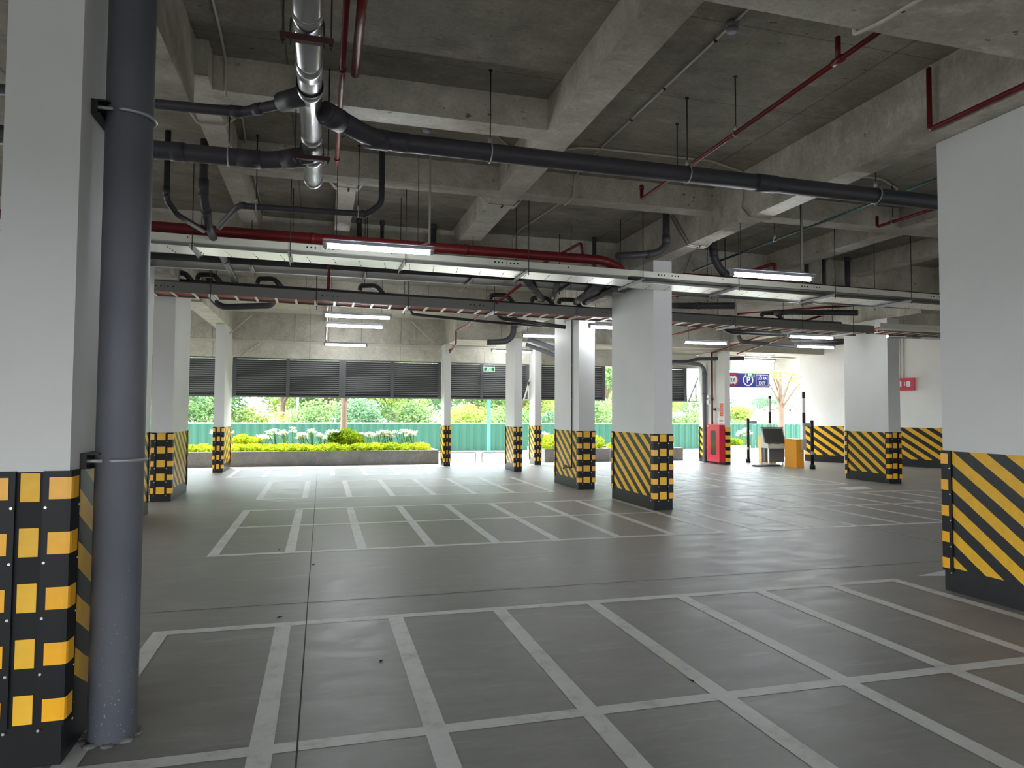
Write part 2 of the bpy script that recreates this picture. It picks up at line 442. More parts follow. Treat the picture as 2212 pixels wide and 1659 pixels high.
pieces('n', bays(near, -0.6, 5.15, [3.285, 1.41]), 'white bay lines nearest the camera')
pieces('m', bays(mid, 7.73, 11.1, [9.52]), 'white bay lines left of the big middle column')
pieces('r', bays(right, 7.73, 11.1, [9.52]), 'white bay lines right of the big middle column')
pieces('b', bays([-1.0 + 0.75 * k for k in range(8)], 12.45, 15.44, [13.95]), 'faint white bay lines of the third row')
pieces('c', bays([5.6 + 0.76 * k for k in range(8)], 12.45, 15.44, [13.95]), 'white bay lines of the third row at right')
pieces('d', bays([-2.0 + 0.76 * k for k in range(7)], 16.6, 19.0, []), 'faint white bay lines beside the planter')
arrow = MB()
arrow.add([(5.36, 5.22, .0016), (6.4, 5.0, .0016), (6.4, 5.5, .0016)], [(0, 1, 2)])
arrow.quad((6.4, 5.2, .0016), (7.6, 5.2, .0016), (7.6, 5.32, .0016), (6.4, 5.32, .0016))
o = build('direction_arrow', arrow, 'line', FLOOR); o['label'] = 'white arrow tip painted beside the right column'
arrow = MB(); arrow.quad((8.84, 11.63, .0016), (10.15, 11.58, .0016), (10.15, 11.66, .0016), (8.84, 11.7, .0016))
arrow.quad((10.1, 11.45, .0017), (10.75, 11.5, .0017), (10.95, 11.95, .0017), (10.25, 11.9, .0017))
o = build('direction_arrow', arrow, 'line', FLOOR); o['label'] = 'white arrow painted in the far aisle'
j = [(-6, 5.68, 18, 5.688), (-0.084, -6, -0.076, 17.2), (-6, 12.0, 18, 12.007), (7.0, -6, 7.008, 17.5)]
on_floor('saw_cut_joint', j, 'joint', 0.0024, 'thin dark joint lines across the concrete')

def beam(a, b, mat='beam', name='concrete_beam'):
    m = MB(); m.box(a, b); return struct(name, m, mat)
ZS = 4.5
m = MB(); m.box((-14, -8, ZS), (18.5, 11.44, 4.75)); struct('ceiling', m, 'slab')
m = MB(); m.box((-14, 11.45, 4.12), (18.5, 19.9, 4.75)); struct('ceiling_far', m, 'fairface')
zt = ZS - 0.0005
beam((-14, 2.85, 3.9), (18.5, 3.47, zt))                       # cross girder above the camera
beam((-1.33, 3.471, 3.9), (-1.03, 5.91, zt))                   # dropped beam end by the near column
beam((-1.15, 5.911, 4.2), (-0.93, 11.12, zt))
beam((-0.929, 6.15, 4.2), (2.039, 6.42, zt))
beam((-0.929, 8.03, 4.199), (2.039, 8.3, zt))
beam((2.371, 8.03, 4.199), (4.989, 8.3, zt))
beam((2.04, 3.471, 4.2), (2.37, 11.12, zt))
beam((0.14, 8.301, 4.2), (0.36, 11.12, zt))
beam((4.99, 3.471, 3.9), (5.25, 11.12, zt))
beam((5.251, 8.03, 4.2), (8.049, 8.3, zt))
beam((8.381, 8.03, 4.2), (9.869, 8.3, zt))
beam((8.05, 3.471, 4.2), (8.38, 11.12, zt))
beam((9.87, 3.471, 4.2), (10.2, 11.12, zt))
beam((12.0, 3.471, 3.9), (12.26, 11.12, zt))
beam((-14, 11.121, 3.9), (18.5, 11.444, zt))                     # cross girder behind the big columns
beam((-14, -8, 2.15), (18.5, -7.75, zt), 'fairface', 'spandrel_beam'); beam((-14, -7.749, 2.0), (-13.7, 2.849, zt), 'fairface', 'spandrel_beam'); beam((-14, 3.471, 2.0), (-13.7, 11.12, zt), 'fairface', 'spandrel_beam')  # unseen back and left spandrels added to cut incoming daylight
zf = 4.1195
beam((-14, 14.2, 3.68), (16.8, 14.5, zf), 'fairface')
for (x0, x1, y0, y1, z) in ((-2.66, -2.28, 11.45, 14.199, 3.62), (-2.66, -2.28, 14.501, 19.299, 3.62),
                            (0.14, 0.36, 14.501, 19.299, 3.78), (4.8, 5.1, 11.45, 14.199, 3.62), (4.72, 4.98, 14.501, 17.549, 3.62),
                            (8.05, 8.35, 14.501, 17.549, 3.78), (11.42, 11.68, 14.501, 17.849, 3.56), (12.0, 12.3, 11.45, 14.199, 3.62)):
    beam((x0, y0, z), (x1, y1, zf), 'fairface')
beam((-14, 19.3, 3.39), (3.349, 19.899, zf), 'fairface', 'perimeter_beam')
beam((3.35, 17.55, 3.39), (11.44, 19.898, zf), 'fairface', 'perimeter_beam')
beam((11.44, 18.2, 3.37), (15.35, 19.897, zf), 'fairface', 'perimeter_beam')
beam((-14, 19.42, 2.92), (15.6, 19.75, 3.33), 'fairface_lit', 'spandrel_beam')
# slanted white wall on the right: painted hazard band below, white above
p0 = Vector((14.86, 18.88)); dr = Vector((1.85, -3.4)).normalized(); nr = Vector((dr.y, -dr.x))   # nr points into the garage
if nr.x > 0: nr = -nr
def wall_piece(name, s0, s1, z0, z1, mats, off=0.0, th=0.25):
    a = p0 + dr * s0 + nr * off; b = p0 + dr * s1 + nr * off; c = b - nr * th; d = a - nr * th
    m = MB(); vs = [(q.x, q.y, z) for z in (z0, z1) for q in (a, b, c, d)]
    m.add(vs, [(0, 1, 2, 3), (4, 7, 6, 5), (0, 4, 5, 1), (1, 5, 6, 2), (2, 6, 7, 3), (3, 7, 4, 0)])
    return m
WR = struct('wall_right', wall_piece('w', 0, 11.5, 0.0, 4.119, 'wallw'), 'wallw')
for s0, s1, lab in ((0.12, 1.34, 'hazard painted band left of the small door frame'), (1.46, 11.4, 'hazard painted band right of the small door frame')):
    o = build('painted_band', wall_piece('b', s0, s1, 0.001, 1.13, None, 0.004, 0.003), M.setdefault('haz_wall', hazard('hazard_wall', 'Y', -1, 0.78, 0.26, 0.1, 0.5, 0.22)), WR); o['label'] = lab
m = MB(); m.box((18.25, -7.74, 0.0), (18.5, 2.84, 4.49)); m.box((18.25, 3.48, 0), (18.5, 11.11, 4.49)); struct('wall_light_block', m, 'fairface')  # unseen wall added to cut daylight from the right side
dm = wall_piece('d', 1.355, 1.445, 0.0, 2.05, None, 0.03, 0.029)
struct('door_1', dm, 'alu')
# outside ground
m = MB(); m.box((-60, 19.751, -0.3), (90, 120, -0.012)); struct('pavement_ground', m, 'pave')
m = MB(); m.box((-60, -60, -0.3), (90, -8.001, -0.012)); struct('yard_ground', m, 'asphalt')
m = MB(); m.box((-60, -8.0, -0.3), (-14.001, 19.7505, -0.012)); struct('side_ground', m, 'asphalt')

# ------------------------------------------------------------------ columns
def hz(axis_sign, slope, period, phase, duty=0.5, dark=BLK):
    k = ('hz', axis_sign, round(slope, 3), round(period, 3), round(phase % period, 3))
    if k not in M: M[k] = hazard('hazard_stripes', 'Y', axis_sign, slope, period, phase % period, duty, 0.2, dark)
    return M[k]
def guard_mesh(cx, cy, sx, sy, leg, z0, z1, n, first, ph, per, screws=True):
    """rubber corner guard round the vertical edge at (cx, cy); sx, sy point out of the column"""
    t = 0.014; m = MB()
    # rounded L in plan
    out = [(cx + sx*t, cy - sy*leg), (cx + sx*t, cy - sy*0.004), (cx + sx*t*0.72, cy + sy*t*0.72), (cx - sx*0.004, cy + sy*t), (cx - sx*leg, cy + sy*t),
           (cx - sx*leg, cy + sy*0.001), (cx + sx*0.001, cy + sy*0.001), (cx + sx*0.001, cy - sy*leg)]
    m.prism([(p[0], p[1]) for p in out], z0, z1, 0, 'xy')
    e = t + 0.0025; ins = 0.012
    for k in range(n):
        zc = first - per * k; za, zb = zc - ph, zc
        pts = [(cx + sx*e, cy - sy*(leg - ins*2.0)), (cx + sx*e, cy - sy*0.002), (cx + sx*e*0.74, cy + sy*e*0.74), (cx - sx*0.002, cy + sy*e), (cx - sx*(leg - ins*2.0), cy + sy*e)]
        for q in range(4):
            a, b = pts[q], pts[q+1]; m.quad((a[0], a[1], za), (b[0], b[1], za), (b[0], b[1], zb), (a[0], a[1], zb), 1)
        if screws:
            zz = za - 0.035
            m.rings([(cx - sx*(leg - 0.012), cy + sy*t*0.9, zz), (cx - sx*(leg - 0.012), cy + sy*(t + 0.004), zz)], 0.006, 8, 2)
            m.rings([(cx + sx*t*0.9, cy - sy*(leg - 0.012), zz), (cx + sx*(t + 0.004), cy - sy*(leg - 0.012), zz)], 0.006, 8, 2)
    return m
def column(x0, x1, y0, y1, zt, label, slope=0.72, period=0.225, pl=0.0, prr=0.0, zb=1.18, leg=0.088, sq=None, group='painted concrete columns', ybands=False, guards=((-1,-1),(1,-1),(-1,1),(1,1)), per=0.222):
    c = empty('concrete_column', ((x0+x1)/2, (y0+y1)/2, 0), label, 'column', group, 'thing')
    s = MB(); s.box((x0, y0, zb), (x1, y1, zt - 0.003)); build('shaft', s, 'white', c)
    b = MB(); mats = ['black', hz(-1, slope, period, pl), hz(1, slope, period, prr), 'yellow']
    b.box((x0, y0, 0.0005), (x1, y1, zb - 0.0002), 0, {'r': 2, 'l': 1})
    sw = (x1 - x0) - 2 * leg - 0.030 if sq is None else sq
    ph = per * 0.52
    for k in range(5):
        zc = zb - 0.005 - per * k
        if ybands: xa, xb = x0 + 0.002, x1 - 0.002
        else: xa, xb = (x0+x1)/2 - sw/2, (x0+x1)/2 + sw/2
        b.quad((xa, y0 - 0.002, zc - ph), (xb, y0 - 0.002, zc - ph), (xb, y0 - 0.002, zc), (xa, y0 - 0.002, zc), 3)
        b.quad((xb, y1 + 0.002, zc - ph), (xa, y1 + 0.002, zc - ph), (xa, y1 + 0.002, zc), (xb, y1 + 0.002, zc), 3)
    build('painted_band', b, mats, c)
    for (sx, sy) in guards:
        cx = x1 if sx > 0 else x0; cy = y1 if sy > 0 else y0
        g = guard_mesh(cx, cy, sx, sy, leg, 0.17, zb + 0.004, 5, zb - 0.022, per * 0.40, per)
        o = build('corner_guard', g, ['rubber', 'reflex', 'screw'], c); fix_normals(o)
    return c
def band_phase(z, y, sgn, slope, period, duty=0.5): return -(z + sgn * slope * y) + period * duty
A_ = column(-1.33, -1.04, 3.37, 4.45, 3.9, 'near white column at the left picture edge, behind the fat grey drainpipe', 0.56, 0.235, 0, band_phase(1.222, 3.39, 1, 0.56, 0.235), 1.235, 0.094, None, per=0.232)
D_ = column(5.2, 5.52, 3.2, 4.77, 3.9, 'near white column at the right picture edge with bold diagonal stripes', 0.72, 0.225, band_phase(1.2, 4.68, -1, 0.72, 0.225), 0, 1.19)
C_ = column(4.97, 5.29, 9.71, 11.3, 3.9, 'big white column standing in the middle, between the two blocks of bays', 0.68, 0.215, band_phase(1.15, 11.0, -1, 0.68, 0.215), 0, 1.175)
L1 = column(-2.74, -2.41, 9.65, 11.12, 3.9, 'white column mostly hidden behind the near drainpipe', 0.7, 0.22, 0, 0.1)
E_ = column(4.86, 5.2, 12.66, 14.1, 3.62, 'white column with a black hose pipe down its side, just behind the middle column', 0.66, 0.215, 0.05, 0, 1.14)
L2 = column(-2.71, -2.38, 12.52, 13.9, 3.62, 'white column right of the near drainpipe, showing its checkered guard front', 0.7, 0.2, 0, 0.05, 1.13)
G_ = column(4.72, 4.92, 16.82, 17.7, 3.39, 'slim white column left of the one with the black hose', 0.7, 0.2, 0.03, 0, 1.13, 0.058)
F_ = column(3.28, 3.46, 18.9, 19.4, 3.39, 'slim white column at the right end of the long planter wall', 0.7, 0.2, 0, 0, 1.12, 0.056)
I_ = column(5.9, 6.09, 18.85, 19.4, 3.36, 'slim white column beside a white triangular strut', 0.7, 0.2, 0.03, 0, 1.12, 0.056)
K_ = column(-2.52, -2.29, 18.02, 19.4, 3.62, 'slim white column in front of the long planter wall, at left', 0.7, 0.2, 0, 0.05, 1.1, 0.066)
J_ = column(11.9, 12.22, 12.26, 13.55, 3.62, 'white column at right, in front of the slanted striped wall', 0.68, 0.22, 0.08, 0, 1.11)
P_ = column(11.45, 11.63, 17.86, 19.3, 3.37, 'white column carrying the red hose cabinet and notices', 0.7, 0.22, 0.02, 0, 1.09, 0.05, ybands=True, guards=((-1, 1), (1, 1)))
# ------------------------------------------------------------------ pipes under the ceiling
def pipe_thing(name, label, cat, paths, r, mat, n=14, loc=None, group=None, collars=(), bend=None, cmat=None):
    """paths: list of (points, radius) of the main run; collars: (point, axis, radius, length)"""
    loc = loc or paths[0][0][0]
    t = empty(name, loc, label, cat, group)
    for k, pr_ in enumerate(paths):
        pts, rr = pr_[0], pr_[1] or r
        m = MB().tube(pts, rr, n, 0, bend)
        build('pipe_run' if k == 0 else 'branch', m, mat, t)
    for (c, ax, rr, ln) in collars:
        m = MB().disc_ring(c, ax, 0, rr, ln, n); build('coupling', m, cmat or mat, t)
    return t
def hanger(x, y, zt, zc, r, label, axis=(1, 0, 0), group=None):
    """threaded rod down from the slab and a clamp ring round a pipe of radius r centred at zc"""
    t = empty('pipe_hanger', (x, y, zc), label, 'pipe hanger', group)
    m = MB().rings([(x, y, zc + r + 0.05), (x, y, zt)], 0.006, 6); m.rings([(x, y, zt - 0.012), (x, y, zt)], 0.018, 8)
    build('threaded_rod', m, 'rod', t)
    m = MB().torus((x, y, zc), axis, r + 0.006, 0.007, 20); m.rings([(x, y, zc + r + 0.004), (x, y, zc + r + 0.055)], 0.016, 8)
    build('clamp_ring', m, 'zinc', t)
    return t

# vertical stack in front of the near column
st = empty('drain_stack', (-0.905, 3.6, 0), 'fat blue grey plastic drainpipe standing against the near left column', 'drainpipe')
m = MB().rings([(-0.905, 3.6, 0.002), (-0.905, 3.6, 3.895)], 0.102, 32); build('pipe_run', m, 'pvcblue', st)
m = MB()
for k in range(9):
    a = 2*PI*k/9; m.sphere((-0.905 + 0.108*math.cos(a) - 0.012, 3.6 + 0.106*math.sin(a), 0.003), 0.028 + 0.014*R.random(), 0.026, 0.007 + 0.008*R.random(), 8, 5)
o = build('mortar_collar', m, 'kerb', st); o['label'] = 'rough mortar round the foot of the pipe'
for z, lab in ((2.89, 'upper steel bracket and U bolt'), (1.27, 'lower steel bracket and U bolt')):
    m = MB()
    m.box((-1.039, 3.49, z - 0.035), (-1.012, 3.73, z + 0.035)); m.box((-1.012, 3.49, z + 0.028), (-0.965, 3.73, z + 0.035)); m.box((-1.012, 3.49, z - 0.035), (-1.0, 3.73, z - 0.028))
    b = build('wall_bracket', m, 'rod', st); b['label'] = lab
    m = MB().torus((-0.905, 3.6, z), (0, 0, 1), 0.110, 0.009, 24, 0, PI*1.1, -PI*0.55, (1, 0, 0))
    m.tube([(-0.95, 3.70, z), (-1.03, 3.70, z)], 0.009, 8); m.tube([(-0.95, 3.50, z), (-1.03, 3.50, z)], 0.009, 8)
    build('u_bolt', m, 'zinc', b)

# shiny main running away from the camera
sx = -0.118; sz = 3.80; sr = 0.083
t = empty('drain_main', (sx, 2.9, sz), 'shiny silver drain main running away from the camera under the ceiling', 'drainpipe')
m = MB().rings([(sx, 2.75, sz), (sx, 7.02, sz)], sr, 28); build('pipe_run', m, 'foil', t)
for y in (3.42, 4.02, 4.62, 4.98, 5.85, 6.35):
    m = MB().rings([(sx, y, sz), (sx, y + 0.16, sz)], sr + 0.006, 28); build('coupling', m, 'foil', t)
m = MB().rings([(sx, 4.96, sz), (sx, 4.985, sz)], sr + 0.011, 28); build('rubber_seal', m, 'rubber', t)
m = MB().rings([(sx, 6.98, sz), (sx, 7.05, sz), (sx, 7.085, sz), (sx, 7.10, sz)], [sr + 0.007, sr + 0.007, sr*0.85, sr*0.4], 28); build('end_cap', m, 'foil', t)
for y, lab in ((4.15, 'rusty crossbar cradle carrying the silver main, nearer the camera'), (6.12, 'rusty crossbar cradle carrying the silver main near its end cap')):
    c = empty('pipe_cradle', (sx, y, sz - sr), lab, 'pipe hanger')
    m = MB().box((sx - 0.155, y - 0.02, sz - sr - 0.045), (sx + 0.155, y + 0.02, sz - sr - 0.007)); m.box((sx - 0.155, y - 0.02, sz - sr - 0.007), (sx - 0.15, y + 0.03, sz - sr - 0.002))
    build('crossbar', m, 'rust', c)
    for s in (-1, 1):
        m = MB().rings([(sx + s*0.137, y, sz - sr - 0.075), (sx + s*0.137, y, zt)], 0.006, 6); m.rings([(sx + s*0.137, y, sz - sr - 0.06), (sx + s*0.137, y, sz - sr - 0.046)], 0.012, 6); build('threaded_rod', m, 'rod', c)
    m = MB().tube([(sx - 0.095, y, sz - sr - 0.07), (sx - 0.095, y, sz + 0.03), (sx, y, sz + sr + 0.03), (sx + 0.095, y, sz + 0.03), (sx + 0.095, y, sz - sr - 0.07)], 0.006, 8, 0, 0.07); build('u_bolt', m, 'rod', c)

# long grey pipe across the picture
gy, gz, gr = 5.75, 3.765, 0.078
pipe_thing('drain_pipe', 'long thick grey drainpipe crossing the ceiling from the silver main to the right', 'drainpipe',
    [([(-0.02, 5.32, gz + 0.01), (0.36, 5.72, gz), (0.6, gy, gz), (8.2, gy, gz - 0.02)], gr)], gr, 'pvc', 24, (0, 5.3, gz),
    collars=[((0.40, 5.735, gz), (1, 0.06, 0), gr + 0.007, 0.20), ((0.60, gy, gz), (1, 0, 0), gr + 0.004, 0.13), ((4.15, gy, gz - 0.01), (1, 0, 0), gr + 0.007, 0.22), ((0.05, 5.40, gz), (1, 1, 0), gr + 0.012, 0.16)], bend=0.2)
for x, lab in ((1.38, 'rod and clamp holding the long grey pipe left of the nearer concrete beam crossing'), (3.30, 'rod and clamp holding the long grey pipe beside the red sprinkler line'), (5.47, 'rod and clamp holding the long grey pipe right of the big girder')):
    hanger(x, gy, 4.499, gz - 0.005, gr, lab)
# grey pipe from the left into the main
ly, lz = 6.45, 3.745
pipe_thing('drain_pipe', 'grey drainpipe coming from the left into the silver main near its end cap', 'drainpipe',
    [([(-4.5, ly, lz), (-0.45, ly, lz), (-0.14, 6.22, lz + 0.01)], 0.077)], 0.077, 'pvc', 22, (-4.5, ly, lz),
    collars=[((-1.24, ly, lz), (1, 0, 0), 0.084, 0.11), ((-0.66, ly, lz), (1, 0, 0), 0.082, 0.20), ((-0.28, 6.33, lz), (1, -0.7, 0), 0.086, 0.18)], bend=0.15)
hanger(-0.83, ly, 4.199, lz, 0.077, 'rod and clamp on the grey pipe left of the silver main')
pipe_thing('drain_pipe', 'thin grey branch with a fat reducer joining the silver main from the upper left', 'drainpipe',
    [([(-2.6, 5.62, 3.775), (-0.62, 5.52, 3.775), (-0.36, 5.32, 3.78), (-0.14, 5.1, 3.79)], 0.038)], 0.038, 'pvc', 16, (-2.6, 5.62, 3.775),
    collars=[((-0.66, 5.52, 3.775), (1, -0.1, 0), 0.046, 0.09), ((-0.50, 5.43, 3.777), (1, -0.75, 0), 0.045, 0.07), ((-0.24, 5.2, 3.787), (1, -1, 0), 0.072, 0.24)])
# little branched drains behind it
pipe_thing('drain_pipe', 'thin grey drain with a long sideways run and upturned end below the second cross beam', 'drainpipe',
    [([(-1.16, 8.35, 3.585), (-0.90, 7.85, 3.71), (0.46, 7.82, 3.72), (0.615, 7.82, 3.86), (0.615, 7.82, 4.499)], 0.034)], 0.034, 'pvc', 14, (-0.9, 7.8, 3.7),
    collars=[((-0.86, 7.84, 3.712), (1, 0, 0), 0.04, 0.06), ((0.42, 7.82, 3.72), (1, 0, 0), 0.04, 0.06)])
hanger(-0.72, 7.84, 4.499, 3.712, 0.034, 'rod and clamp at the left end of the thin sideways drain')
hanger(0.36, 7.82, 4.499, 3.72, 0.034, 'rod and clamp at the right end of the thin sideways drain')
pipe_thing('drain_pipe', 'slanting grey drain diving behind the upper cable tray at left', 'drainpipe',
    [([(-1.30, 8.15, 4.499), (-1.30, 8.15, 3.9), (-1.31, 8.62, 3.64), (-1.31, 9.3, 3.60), (-1.335, 11.42, 3.525)], 0.047)], 0.047, 'pvc', 16, (-1.3, 8.15, 4.4),
    collars=[((-1.30, 8.15, 3.97), (0, 0, 1), 0.055, 0.17), ((-1.305, 8.42, 3.75), (0, 0.9, -0.5), 0.054, 0.1), ((-1.31, 10.1, 3.572), (0, 1, -0.04), 0.052, 0.06), ((-1.335, 11.38, 3.527), (0, 1, -0.03), 0.052, 0.05)])
pipe_thing('drain_pipe', 'thin grey drop pipe left of the slanting drain', 'drainpipe',
    [([(-1.64, 8.0, 4.499), (-1.64, 8.0, 3.76), (-1.56, 8.15, 3.64), (-1.36, 8.62, 3.60)], 0.031)], 0.031, 'pvcblk', 14, (-1.64, 8, 4.4),
    collars=[((-1.64, 8.0, 3.84), (0, 0, 1), 0.037, 0.1)])
# drains beside the middle column
pipe_thing('drain_pipe', 'grey pipe elbow dropping from the ceiling left of the middle column top', 'drainpipe',
    [([(4.74, 8.86, 4.499), (4.74, 8.86, 3.92), (4.60, 8.84, 3.79), (4.28, 8.82, 3.735), (3.95, 8.82, 3.70)], 0.05)], 0.05, 'pvc', 18, (4.74, 8.86, 4.4),
    collars=[((4.74, 8.86, 4.0), (0, 0, 1), 0.058, 0.12), ((4.45, 8.83, 3.76), (1, 0, 0.2), 0.057, 0.09)], bend=0.1)
pipe_thing('drain_pipe', 'black pipe elbow dropping from the ceiling right of the middle column top', 'drainpipe',
    [([(6.12, 9.85, 4.499), (6.12, 9.85, 4.05), (6.28, 9.86, 3.82), (6.55, 9.88, 3.70)], 0.062)], 0.062, 'pvc', 18, (6.12, 9.85, 4.4),
    collars=[((6.13, 9.85, 4.12), (0, 0, 1), 0.07, 0.12), ((6.36, 9.87, 3.78), (1, 0, -0.5), 0.07, 0.1)], bend=0.15)
stubs = [(0.52, 0.040, 'left'), (0.87, 0.030, ''), (1.68, 0.048, ''), (4.45, 0.036, ''), (8.72, 0.04, ''), (9.11, 0.034, ''), (9.64, 0.05, '')]
for k, (x, r, _) in enumerate(stubs):
    m = MB().rings([(x, 10.86, 3.78), (x, 10.86, 4.499)], r, 12); m.rings([(x, 10.86, 4.43), (x, 10.86, 4.499)], r + 0.007, 12)
    tag(build('pipe_stub', m, 'pvc'), 'short dark pipe stub hanging from the slab behind the red main, %s from the left' % ORD[k], 'drainpipe', 'pipe stubs along the cross girder')

# ------------------------------------------------------------------ red fire pipes
def red(label, paths, r, hang=(), cols=()):
    return pipe_thing('sprinkler_pipe', label, 'fire pipe', paths, r, 'red', 12, collars=cols)
red('thick red fire main running behind the top edge of the left cable tray', [([(-4.0, 9.32, 3.785), (3.95, 9.32, 3.745), (4.25, 9.45, 3.69), (4.42, 9.6, 3.62)], 0.072)], 0.072,
    cols=[((-0.15, 9.32, 3.765), (1, 0, 0), 0.079, 0.06), ((1.9, 9.32, 3.755), (1, 0, 0), 0.079, 0.06)])
red('thick red fire main behind the right cable tray', [([(5.6, 9.88, 3.70), (11.2, 9.88, 3.62)], 0.07)], 0.07)
red('red pipe ending in a round cap near the right column', [([(10.35, 9.35, 3.70), (11.6, 8.3, 3.72)], 0.06)], 0.06)
red('slim red sprinkler pipe just right of the silver main, with a blunt end', [([(0.105, 3.475, 3.98), (0.105, 7.05, 3.98)], 0.021)], 0.021,
    cols=[((0.105, 5.05, 3.98), (0, 1, 0), 0.027, 0.03), ((0.105, 6.9, 3.98), (0, 1, 0), 0.027, 0.08)])
red('thicker red pipe end beside the slim red one near the top of the picture', [([(0.19, 3.475, 3.9), (0.19, 4.93, 3.9)], 0.03)], 0.03)
t = red('long red sprinkler line slanting across the right side of the ceiling', [([(3.475, 3.475, 4.005), (3.49, 5.3, 3.98), (3.5, 7.12, 3.955), (3.5, 7.12, 4.07)], 0.019), ([(3.48, 3.98, 4.0), (3.48, 3.98, 4.17)], 0.019)], 0.019,
    cols=[((3.48, 3.98, 4.0), (0, 1, 0), 0.027, 0.09), ((3.5, 7.12, 4.09), (0, 0, 1), 0.026, 0.05)])
hanger(3.50, 5.26, 4.499, 3.98, 0.02, 'rod holding the slanting red line, nearer of its two', (0, 1, 0))
hanger(3.50, 6.3, 4.499, 3.967, 0.02, 'rod holding the slanting red line, farther of its two', (0, 1, 0))
red('red pipe bent down beside the top of the right column', [([(4.935, 4.59, 4.45), (4.935, 4.59, 3.92), (4.935, 3.475, 3.925)], 0.021)], 0.021)
red('short red pipe behind the thick grey one, left of the right column', [([(7.1, 7.45, 4.14), (7.1, 7.45, 4.0), (7.16, 5.6, 4.0)], 0.021)], 0.021)
hanger(7.11, 7.2, 4.499, 4.0, 0.021, 'rod holding the short red pipe left of the right column', (0, 1, 0))
red('red offset pipe rising in a peak above the thick red main', [([(3.2, 10.9, 3.80), (3.62, 9.35, 3.985), (3.64, 9.32, 3.76)], 0.022)], 0.022)
red('red pipe dropping behind the lit tube right of the middle column', [([(6.3, 10.9, 3.70), (7.18, 9.7, 3.985), (7.18, 9.7, 3.6)], 0.03)], 0.03)
m = MB().rings([(0.16, 10.9, 4.2), (0.16, 10.9, 4.21)], 0.001, 6)
for lab, pts, r in (('faded red sprinkler pipe running back beneath the trays, left of the lamps', [(0.07, 9.9, 3.6), (0.08, 18.9, 3.3)], 0.026),
                    ('faded red sprinkler pipe with a step down in front of the slim columns', [(2.86, 9.9, 3.42), (2.95, 14.1, 3.36), (2.98, 14.1, 3.36), (3.02, 15.9, 3.42), (3.02, 15.9, 3.1), (3.3, 18.2, 3.1), (3.3, 18.2, 3.2)], 0.022),
                    ('faded red sprinkler pipe right of the middle column', [(6.4, 10.2, 3.72), (6.5, 13.9, 3.70)], 0.026),
                    ('red sprinkler branch passing left of the hose cabinet column', [(7.5, 11.8, 3.3), (8.1, 17.0, 3.3)], 0.022),
                    ('red sprinkler branch reaching the hose cabinet column from the right', [(9.7, 11.6, 3.5), (11.36, 18.36, 3.33)], 0.024),
                    ('red sprinkler branch under the lamps near the slanted wall', [(10.4, 12.6, 3.42), (11.9, 17.9, 3.28)], 0.02),
                    ('long pink red sprinkler pipe crossing behind the right ladder tray', [(9.4, 14.1, 3.84), (11.0, 10.6, 3.70)], 0.028)):
    red(lab, [(pts, r)], r)

# ------------------------------------------------------------------ green and cream services
t = pipe_thing('water_pipe', 'thin dull green pipe slanting behind the thick grey one at right', 'water pipe', [([(6.35, 3.6, 4.03), (6.25, 6.6, 4.0), (6.25, 10.7, 4.0)], 0.017)], 0.017, 'green', 10)
hanger(6.28, 6.6, 4.499, 4.0, 0.017, 'rod holding the green pipe, nearer of its two', (0, 1, 0)); hanger(6.25, 8.45, 4.499, 4.0, 0.017, 'rod holding the green pipe, farther of its two', (0, 1, 0))
def conduit(label, pts, r=0.0105, clips=()):
    t = empty('cable_conduit', pts[0], label, 'conduit', None)
    build('conduit_run', MB().tube(pts, r, 8, 0, 0.012), 'conduit', t)
    for c in clips: build('saddle_clip', MB().sphere(c, 0.017, n=6, m=4), 'rust', t)
    return t
zc = 4.484
conduit('straight cream conduit along the slab at upper right, with a round detector on it', [(2.985, 3.5, zc), (2.985, 4.5, zc), (2.985, 7.25, zc)], 0.0105, [(2.985, 4.75, zc-.008), (2.985, 5.6, zc-.008), (2.985, 6.3, zc-.008)])
conduit('cream conduit along the slab above the grey pipe elbow', [(0.04, 6.99, zc), (1.76, 7.07, zc), (1.97, 7.33, zc), (2.02, 7.6, 4.3)])
conduit('cream conduit running right along the slab and down the big girder', [(2.4, 7.42, zc), (2.74, 7.16, zc), (2.96, 7.12, zc), (4.40, 7.10, zc), (4.97, 7.3, 4.47), (4.972, 7.36, 4.05), (4.972, 7.2, 3.88), (5.268, 7.2, 3.88), (5.275, 7.05, 4.0)])
conduit('cream conduit dropping down the second cross beam', [(2.99, 7.3, zc), (3.02, 8.012, 4.47), (2.99, 8.012, 4.183), (2.99, 8.3, 4.183)])
for d in (0, 0.06): conduit('twin cream conduits looped under the long ceiling beam, ' + ('nearer' if d == 0 else 'farther'), [(1.75, 8.34 + d, 4.42), (2.02, 8.55 + d, 4.182), (2.39, 8.55 + d, 4.182), (2.52, 8.34 + d, 4.35)], 0.011, [(2.22, 8.55 + d, 4.18)])
for d in (0, 0.06): conduit('twin cream conduits looped under the narrow short beam, ' + ('nearer' if d == 0 else 'farther'), [(-0.10, 8.32 + d, 4.42), (0.12, 8.42 + d, 4.185), (0.38, 8.42 + d, 4.185), (0.56, 8.32 + d, 4.42)], 0.011, [(0.27, 8.42 + d, 4.18)])
conduit('cream conduit looped under the beam at far left', [(-1.3, 6.6, 4.35), (-1.16, 6.88, 4.185), (-0.92, 6.88, 4.185), (-0.66, 6.75, 4.40)])
conduit('cream conduit coming down the slab at upper left', [(-0.80, 3.5, zc), (-0.82, 5.75, zc), (-0.83, 6.132, 4.45), (-0.82, 6.132, 4.14)], 0.012)
conduit('cream conduit along the slab beyond the first cross beam, at left', [(-0.78, 6.44, zc), (-0.86, 8.0, zc), (-0.90, 11.0, zc)])
